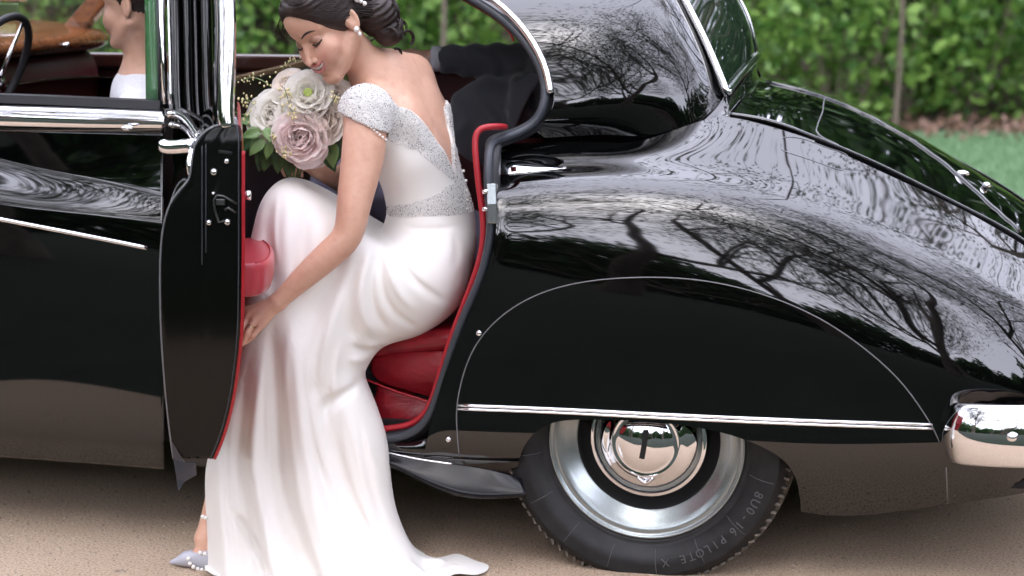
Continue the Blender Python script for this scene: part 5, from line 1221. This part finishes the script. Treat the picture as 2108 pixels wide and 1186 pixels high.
_tw = np.clip((.16 - SV[:, 2]) / .12, 0, 1) * np.clip((SV[:, 0] + .30) / .15, 0, 1); SV[:, 2] += _tw * .016 * (np.sin(SV[:, 0] * 46 + SV[:, 1] * 30) + .6 * np.sin(SV[:, 1] * 75 - SV[:, 0] * 22)); SV[:, 1] -= _tw * .014 * np.sin(SV[:, 0] * 60 + 1)
SV[:, 2] = np.maximum(SV[:, 2], .004 + .010 * (np.sin(SV[:, 0] * 38) * .5 + .5) * (SV[:, 2] < .05))
Fq = gridf(nr, nc, wv=True)
skirt = bp_('skirt', SV, Fq, 'satin', dress)
# satin-covered buttons down the back seam
bt = [(966,352),(971,372),(973,392),(974,412),(975,430),(977,448),(979,466),(980,484),(979,502),(976,520)]
for px, py in bt:
    V, Fc = ball(B(px - 12, py, .325), .0042, 2); bp_('button', V, Fc, 'pearl', bodice)
# shoe with pearls
T0 = np.array([toe[0], toe[1], 0.0])
shoe_c = [T0 + [-.010, 0, .012], T0 + [.03, 0, .020], T0 + [.08, 0, .026], T0 + [.15, 0, .034]]
def shoe_sdf(p):
    d = smin(cone(p, shoe_c[0], shoe_c[1], .006, .019), cone(p, shoe_c[1], shoe_c[2], .019, .032), .012); d = smin(d, cone(p, shoe_c[2], shoe_c[3], .032, .031), .012)
    top = smax(d, -cone(p, shoe_c[2] + [-.014, 0, .030], shoe_c[3] + [.02, 0, .034], .024, .030), .004)
    return np.maximum(top, .003 - p[:, 2])
V, Q = surface(shoe_sdf, shoe_c[0] - .08, shoe_c[3] + .08, .0025); shoe = bp_('shoe', relax(V, Q, 1), Q, mat('silver_grey_satin', (0.42, 0.42, 0.47), 0.4))
for px, py in ((388, 1150), (391, 1160), (398, 1167), (407, 1171), (416, 1173), (425, 1174), (417, 1064), (423, 1066), (412, 1138), (421, 1141)):
    V, Fc = ball(B(px, py, .078), .0058, 2); bp_('shoe_pearl', V, Fc, 'pearl', shoe)
# ------------------------------------------------------------------ the driver, in profile behind the wheel
M['skin2'] = skinmat('fair_skin', (0.6, 0.36, 0.27))
M['shirt'] = mat('white_shirt', (0.74, 0.74, 0.78), 0.8); bump(M['shirt'], noise(M['shirt'], 25, 4), 0.3, 0.02)
def cloth_noise(p, a, s): return a * np.sin(p[:, 0] * s + 3 * np.sin(p[:, 2] * s * .7)) * np.sin(p[:, 2] * s * 1.1 + 1)
drv = thing('person', 'driver in a white shirt sitting in profile behind the wheel', 'person', tuple(at(330, 640, .75)))
DE = at(226, 16, .78); DF = frame((-.30, -.95, .02), (-.10, 0, 1.0)); DS = 0.98
dl = lambda a, b, c: DE + DS * np.array([a, b, c]) @ DF
def drv_sdf(p):
    q = (p - DE.astype(np.float32)) @ DF.T.astype(np.float32) / DS; q = q.copy()
    d = within(q, (0, 0, -.05), .17, head_sdf) * DS
    d = smin(d, cone(p, dl(0, -.05, -.085), at(306, 165, .80), .050, .058), .02)
    d = smin(d, cone(p, at(290, 235, .62), at(320, 215, .98), .06, .06), .05); d = smin(d, cone(p, at(306, 200, .8), at(320, 420, .8), .10, .14), .06)
    d = smin(d, arm_sdf(p, [(at(288, 235, .60), .055), (at(230, 420, .52), .045), (at(80, 330, .55), .03), (at(30, 250, .6), .03)]), .03)
    return d
V, Q = surface(drv_sdf, DE - [.45, .35, .70], DE + [.30, .35, .2], .0055); V = relax(V, Q, 1, .4); me = mesh(V, Q); q_ = (V - DE) @ DF.T / DS; tint = np.tile(SK, (len(V), 1)) * [1.0, .98, .98]
hm = (np.linalg.norm(q_, axis=1) < .19); tint[hm] = head_tint(q_[hm].astype(np.float32)) * .5 + SK * .5; vcol(me, tint); obj('body', me, M['skin2'], drv, True)
def drv_hair(p):
    q = (p - DE.astype(np.float32)) @ DF.T.astype(np.float32) / DS
    d = ell(q, (0, .040, -.090), (.079, .088, .101)); g = -(.50 * (q[:, 1] - .064) - .86 * (q[:, 2] + .030)); d = smax(d, g.astype(np.float32), .008)
    d = smax(d, (-.055 - q[:, 1]).astype(np.float32), .006); return d + .0012 * np.sin(q[:, 2] * 500 + q[:, 1] * 300)
V, Q = surface(drv_hair, DE - .25, DE + .25, .004); obj('hair', mesh(V, Q), M['hair'], drv, True)
def drv_shirt(p):
    d = smin(cone(p, at(290, 238, .62), at(322, 218, .98), .066, .066), cone(p, at(308, 205, .8), at(320, 430, .8), .112, .15), .06)
    d = smin(d, arm_sdf(p, [(at(288, 238, .60), .065), (at(232, 420, .52), .056), (at(150, 375, .54), .045)]), .03)
    d = smin(d, cone(p, at(300, 185, .74), at(312, 182, .88), .045, .045), .03)
    return d + cloth_noise(p, .003, 40)
V, Q = surface(drv_shirt, DE - [.45, .40, .75], DE + [.35, .40, .0], .0075); obj('shirt', mesh(relax(V, Q, 1), Q), M['shirt'], drv, True)

# ------------------------------------------------------------------ the groom at the far end of the back seat
M['suit'] = mat('charcoal_wool', (0.06, 0.062, 0.072), 0.85, Sheen_Weight=0.3); bump(M['suit'], noise(M['suit'], 300, 3), 0.25, 0.004)
M['trouser'] = mat('highlight_tinted_wool', (0.20, 0.20, 0.29), 0.85)  # lavender in the colour stands in for the highlight on charcoal cloth
grm = thing('person', 'man in a charcoal suit, his sleeve stretched along the far window', 'person', tuple(at(1090, 600, 1.0)))
GE = at(1205, -35, .92); GF = frame((.35, -.94, 0), (-.05, 0, 1.0))
gl = lambda a, b, c: GE + np.array([a, b, c]) @ GF
sh1 = at(1110, 140, 1.02)
gkn = [at(846, 120, 1.07) + np.array([0, 0, k * .016]) for k in (1.2, .3, -.6, -1.5)]
def grm_sdf(p):
    q = (p - GE.astype(np.float32)) @ GF.T.astype(np.float32)
    d = within(q, (0, 0, -.05), .17, head_sdf)
    d = smin(d, cone(p, gl(0, -.05, -.085), at(1205, 95, .97), .052, .058), .02); d = smin(d, cone(p, at(1195, 160, .95), at(1150, 500, 1.0), .13, .15), .05)
    d = smin(d, arm_sdf(p, [(sh1, .035), (at(1000, 128, 1.08), .030), (at(885, 120, 1.08), .027)]), .03)
    d = smin(d, within(p, gkn[1], .13, lambda z: hand_sdf(z, at(884, 121, 1.08), gkn, [k + np.array([-.055, 0, -.03]) for k in gkn], [k + np.array([-.035, 0, -.004]) for k in gkn], .013)), .01)
    return d
V, Q = surface(grm_sdf, at(1080, 500, 1.0) - [.4, .45, .08], at(1250, -150, 1.0) + [.12, .4, .05], .0075); me = mesh(relax(V, Q, 1), Q); vcol(me, np.tile(SK, (len(V), 1))); obj('body', me, M['skin2'], grm, True)
def grm_hair(p):
    q = (p - GE.astype(np.float32)) @ GF.T.astype(np.float32); d = ell(q, (0, .040, -.090), (.079, .088, .101)); return smax(smax(d, -(.50 * (q[:, 1] - .064) - .86 * (q[:, 2] + .030)).astype(np.float32), .008), (-.055 - q[:, 1]).astype(np.float32), .006)
V, Q = surface(grm_hair, GE - .25, GE + .25, .006); obj('hair', mesh(V, Q), M['hair'], grm, True)
def grm_suit(p):
    d = cone(p, at(1192, 170, .94), at(1150, 520, 1.0), .150, .175); d = smin(d, cone(p, at(1110, 160, 1.03), at(1240, 150, .80), .075, .07), .05)
    d = smin(d, arm_sdf(p, [(at(1112, 142, 1.02), .066), (at(1060, 132, 1.06), .060), (at(1000, 128, 1.08), .054), (at(945, 124, 1.08), .045), (at(906, 121, 1.08), .040)]), .025)
    d = smin(d, ell(p, at(1070, 215, .92), (.040, .10, .085)), .03)
    d = smin(d, ell(p, at(1010, 250, 1.0), (.13, .10, .13)), .04)
    w = .004 * np.sin(p[:, 0] * 95 + 2.5 * np.sin(p[:, 2] * 45)) * np.clip((p[:, 2] - .98) * 8, 0, 1)
    return np.maximum(d, at(904, 121, 1.08)[0] - p[:, 0]) + w
V, Q = surface(grm_suit, at(1040, 560, 1.0) - [.35, .45, .0], at(1280, 30, 1.0) + [.1, .4, .05], .0075); jk = obj('jacket', mesh(relax(V, Q, 1), Q), M['suit'], grm, True)
V, Fc = tube(np.array([at(908, 121, 1.08), at(896, 121, 1.08), at(886, 120, 1.08)]), [.037, .037, .036], 20); obj('shirt_cuff', mesh(V, Fc), M['shirt'], grm, True)
V, Fc = patch(np.array([[at(1092, 150, .78), at(1060, 172, .78), at(1048, 235, .80), at(1040, 290, .84)], [at(1118, 158, .78), at(1096, 185, .765), at(1070, 240, .79), at(1046, 292, .83)]]), 6, 20); lp = obj('lapel', mesh(V, Fc), M['suit'], grm, True); solid(lp, .006)
def grm_leg(p):
    d = None
    for a, b, c in ((at(1120, 560, .86), at(690, 372, .74), at(640, 760, .80)), (at(1120, 560, 1.1), at(720, 400, 1.06), at(660, 760, 1.1))):
        e = smin(cone(p, a, b, .10, .066), cone(p, b, c, .064, .05), .02); d = e if d is None else np.minimum(d, e)
    return d + cloth_noise(p, .004, 45)
V, Q = surface(grm_leg, at(600, 790, .62) - [.12, .1, .05], at(1150, 330, 1.2) + .1, .010); obj('trousers', mesh(relax(V, Q, 1), Q), M['trouser'], grm, True)
# ================================================================== the bouquet
def petalmat(name, c):
    m = mat(name, c, 0.75); n, l = m.node_tree.nodes, m.node_tree.links; tr = n.new('ShaderNodeBsdfTranslucent'); tr.inputs['Color'].default_value = (*c, 1)
    ms = n.new('ShaderNodeMixShader'); ms.inputs[0].default_value = 0.45; l.new(bsdf(m).outputs[0], ms.inputs[1]); l.new(tr.outputs[0], ms.inputs[2]); l.new(ms.outputs[0], n['Material Output'].inputs['Surface'])
    bsdf(m).inputs['Specular IOR Level'].default_value = 0.15; return m
M['petal_w'] = petalmat('white_petal', (0.97, 0.95, 0.90)); M['petal_b'] = petalmat('blush_petal', (0.97, 0.91, 0.85)); M['petal_p'] = petalmat('pink_petal', (0.975, 0.88, 0.86))
M['stamen'] = mat('green_heart', (0.38, 0.46, 0.12), 0.6)
M['berry'] = mat('yellow_cream_berry', (0.62, 0.55, 0.30), 0.5)
M['sprig'] = mat('sprig_stem', (0.16, 0.22, 0.08), 0.6)
m = M['rose_leaf'] = mat('dark_green_leaf', (0.03, 0.075, 0.025), 0.4); colour(m, ramp(m, noise(m, 40, 4), [(0.3, (0.02, 0.055, 0.018)), (0.7, (0.06, 0.13, 0.04))]))
M['light_leaf'] = mat('light_green_leaf', (0.13, 0.23, 0.07), 0.45)
_at = at
def at(px, py, Y): return _at(px, py, Y - .10)      # the flowers are held out into the daylight of the doorway
bq = thing('bouquet', 'bouquet of white and blush peonies and roses with yellow sprigs, in front of the bride', 'bouquet', tuple(at(615, 345, .45)))
BO = np.array(bq.location); pr = np.random.default_rng(21)
def petal_mesh(w, h, cup, ruff, seed, nu=9, nv=9):
    """cupped petal, base at the origin, growing along +z, hollow side towards -y... frilled at the rim"""
    r_ = np.random.default_rng(seed); f1, f2 = r_.uniform(0, 6.28, 2); V = []
    for j in range(nv):
        t = j / (nv - 1); wd_ = w * (math.sin(math.pi * min(.5, .16 + .62 * t)) if t < .55 else math.sqrt(max(0, 1 - ((t - .55) / .47) ** 2)))
        for i in range(nu):
            s_ = -1 + 2 * i / (nu - 1); x = wd_ * s_; z = h * t
            y = cup * ((t * 1.25 - .55) ** 2 - .30) + cup * 1.1 * s_ * s_ * (wd_ / w) ** 2 * (0.45 + .55 * (1 - t)) - ruff * t * t * (math.sin(2.6 * s_ + f1) + .45 * math.sin(5 * s_ + f2)) * (wd_ / w)
            V.append((x, -y, z))
    return mesh(V, gridf(nv, nu))
PM = {}
def petals(key, w, h, cup, ruff, mt):
    if key not in PM:
        PM[key] = []
        for k in range(3):
            me = petal_mesh(w, h, cup, ruff, hash(key) % 1000 + k if False else len(PM) * 7 + k); me.materials.append(M[mt]); PM[key].append(me)
    return PM[key]
def bloom(name, px, py, Y, rad, face, mt, rows, centre=None, ruff=.10):
    """rows: (count, opening angle, size); the flower looks along face"""
    o = bpy.data.objects.new(name, None); COL.objects.link(o); o.parent = bq
    c = at(px, py, Y); o.location = tuple(c - BO); o.rotation_euler = Vector(face).to_track_quat('Z', 'Y').to_euler()
    for ri, (n, ang, sz) in enumerate(rows):
        ms = petals((mt, ri, round(rad * sz, 3)), rad * sz * .66, rad * sz, rad * sz * .50, rad * sz * ruff, mt)
        for k in range(n):
            a = 2 * math.pi * (k + pr.uniform(-.15, .15)) / n + ri * .9; tl = R(ang + pr.uniform(-7, 7)); s_ = pr.uniform(.88, 1.1)
            p = bpy.data.objects.new('petal', ms[(k + ri) % 3]); COL.objects.link(p); p.parent = o
            p.rotation_euler = (Matrix.Rotation(a, 3, 'Z') @ Matrix.Rotation(-tl, 3, 'X')).to_euler(); p.scale = (s_, s_, s_)
            bd = Matrix.Rotation(a, 3, 'Z') @ Vector((0, rad * .05 * (1 + ri * .25), -rad * .45)); p.location = bd
    if centre:
        parts = [ball((rad * .16 * math.cos(t) * u, rad * .16 * math.sin(t) * u, rad * .05 * (1 - u)), rad * .05, 1) for u in (.3, .7, 1.0) for t in np.linspace(0, 6.28, int(4 + 9 * u), endpoint=False)]
        V, Fc = join(parts); obj('heart', mesh(V, Fc), M[centre], o)
    return o
full = [(5, 6, .62), (6, 20, .74), (7, 36, .86), (8, 54, .96), (9, 74, 1.02)]
big = [(5, 8, .55), (6, 16, .66), (7, 28, .76), (8, 42, .86), (9, 58, .95), (9, 78, 1.05)]
opn = [(6, 30, .70), (8, 52, .92), (9, 72, 1.02), (9, 88, 1.05)]
bloom('ranunculus', 634, 190, .335, .060, (-.05, -1, .45), 'petal_w', opn, 'stamen', .09)
bloom('peony', 562, 236, .375, .070, (-.45, -1, .35), 'petal_w', big, None, .14)
bloom('rose', 660, 246, .335, .064, (.25, -1, .30), 'petal_b', full, None, .07)
bloom('peony', 617, 284, .315, .066, (-.10, -1, .10), 'petal_p', big, None, .13)
bloom('rose', 690, 196, .37, .052, (.4, -1, .6), 'petal_b', full, None, .08)
bloom('rose', 594, 170, .41, .045, (-.3, -1, .8), 'petal_b', full, None, .08)
bloom('peony', 652, 304, .36, .056, (.35, -1, -.25), 'petal_p', opn, None, .12)
bloom('rose', 534, 262, .42, .040, (-.8, -1, .1), 'petal_b', full, None, .08)
def sprig(pts, n, r, spread, seed):
    q = np.random.default_rng(seed); C = curve(np.array([at(*p) for p in pts]), 14); parts = [tube(C, .0012, 5, False)]
    ob = obj('sprig_stem', mesh(*join(parts)), M['sprig'], bq, True); br_ = []
    for k in range(n):
        i = q.integers(5, 14); c = C[i] + q.normal(size=3) * spread; br_.append(ball(c, np.array([1, 1, 1.25]) * r * q.uniform(.55, 1.0), 1))
    V, Fc = join(br_); stuff(obj('berries', mesh(V, Fc), M['berry'], bq, True))
for i, (pts, n, r_, sp_) in enumerate([
    ([(600,240,.40),(560,180,.42),(520,160,.43),(498,166,.43)], 26, .0030, .007), ([(620,210,.40),(580,150,.43),(596,128,.43),(622,124,.43)], 22, .0030, .007), ([(600,230,.36),(590,195,.33),(585,180,.32)], 16, .0042, .008),
    ([(610,250,.36),(602,230,.30),(598,222,.29)], 20, .0045, .009), ([(560,240,.4),(520,210,.41),(500,205,.41)], 20, .0040, .008), ([(570,280,.38),(566,282,.33),(563,284,.32)], 16, .0042, .008), ([(600,300,.36),(590,312,.31),(580,316,.30)], 18, .0042, .008),
    ([(680,220,.36),(690,200,.31),(692,196,.30)], 16, .004, .008), ([(540,260,.40),(512,238,.41),(498,236,.41)], 18, .0040, .009)]): sprig(pts, n, r_, sp_, i)
def bleaf(px, py, Y, ln, dirv, nrm, mt):
    u, n_ = np.linspace(0, 1, 7), np.linspace(-1, 1, 5); d = unit(np.array(dirv, float)); nn = np.array(nrm, float); nn = unit(nn - (nn @ d) * d); s_ = np.cross(d, nn); b0 = at(px, py, Y); V = []
    for t in u:
        w = ln * .30 * math.sin(math.pi * t ** .8) + .0003
        for k in n_: V.append(b0 + d * ln * t + s_ * w * k + nn * (ln * .10 * abs(k) * w / (ln * .3) - ln * .16 * t * t))
    o = obj('leaf', mesh(V, gridf(7, 5)), M[mt], bq, True); solid(o, .0006)
for a in [(545,285,.36,.06,(-.5,-.3,-.5),(-.2,-1,.4),'light_leaf'),(540,270,.36,.055,(-.9,-.2,-.2),(0,-1,.5),'light_leaf'),(560,290,.35,.05,(-.3,-.3,-.8),(-.4,-1,.2),'light_leaf'),(548,262,.34,.045,(.2,-.4,-.5),(0,-1,.4),'light_leaf'),
          (560,300,.37,.07,(-.4,-.2,-1),(-.3,-1,.2),'rose_leaf'),(545,300,.38,.07,(-.2,-.1,-1),(.3,-1,.1),'rose_leaf'),(575,310,.37,.06,(-.1,-.2,-1),(-.1,-1,.3),'rose_leaf'),(690,275,.37,.075,(.1,-.3,-1),(.2,-1,.2),'rose_leaf'),(684,290,.36,.07,(.0,-.3,-1),(-.3,-1,.2),'light_leaf'),
          (520,285,.40,.06,(-.7,0,-.6),(0,-1,.4),'rose_leaf'),(530,250,.41,.05,(-1,0,.1),(0,-1,.5),'light_leaf'),(670,310,.37,.06,(.4,-.2,-.8),(.2,-1,.2),'rose_leaf'),(600,318,.37,.06,(-.2,-.2,-1),(0,-1,.2),'rose_leaf'),(700,170,.42,.05,(.8,0,.6),(0,-1,.4),'light_leaf'),(715,150,.42,.045,(.5,0,.6),(0,-1,.3),'rose_leaf')]: bleaf(*a)
V, Fc = join([tube(curve([at(618 + dx, 270, .40), at(612 + dx * .6, 310, .43), at(604 + dx * .3, 365, .45)], 8), .003, 6) for dx in (-40, -20, 0, 20, 38)]); obj('stems', mesh(V, Fc), M['sprig'], bq, True)

at = _at
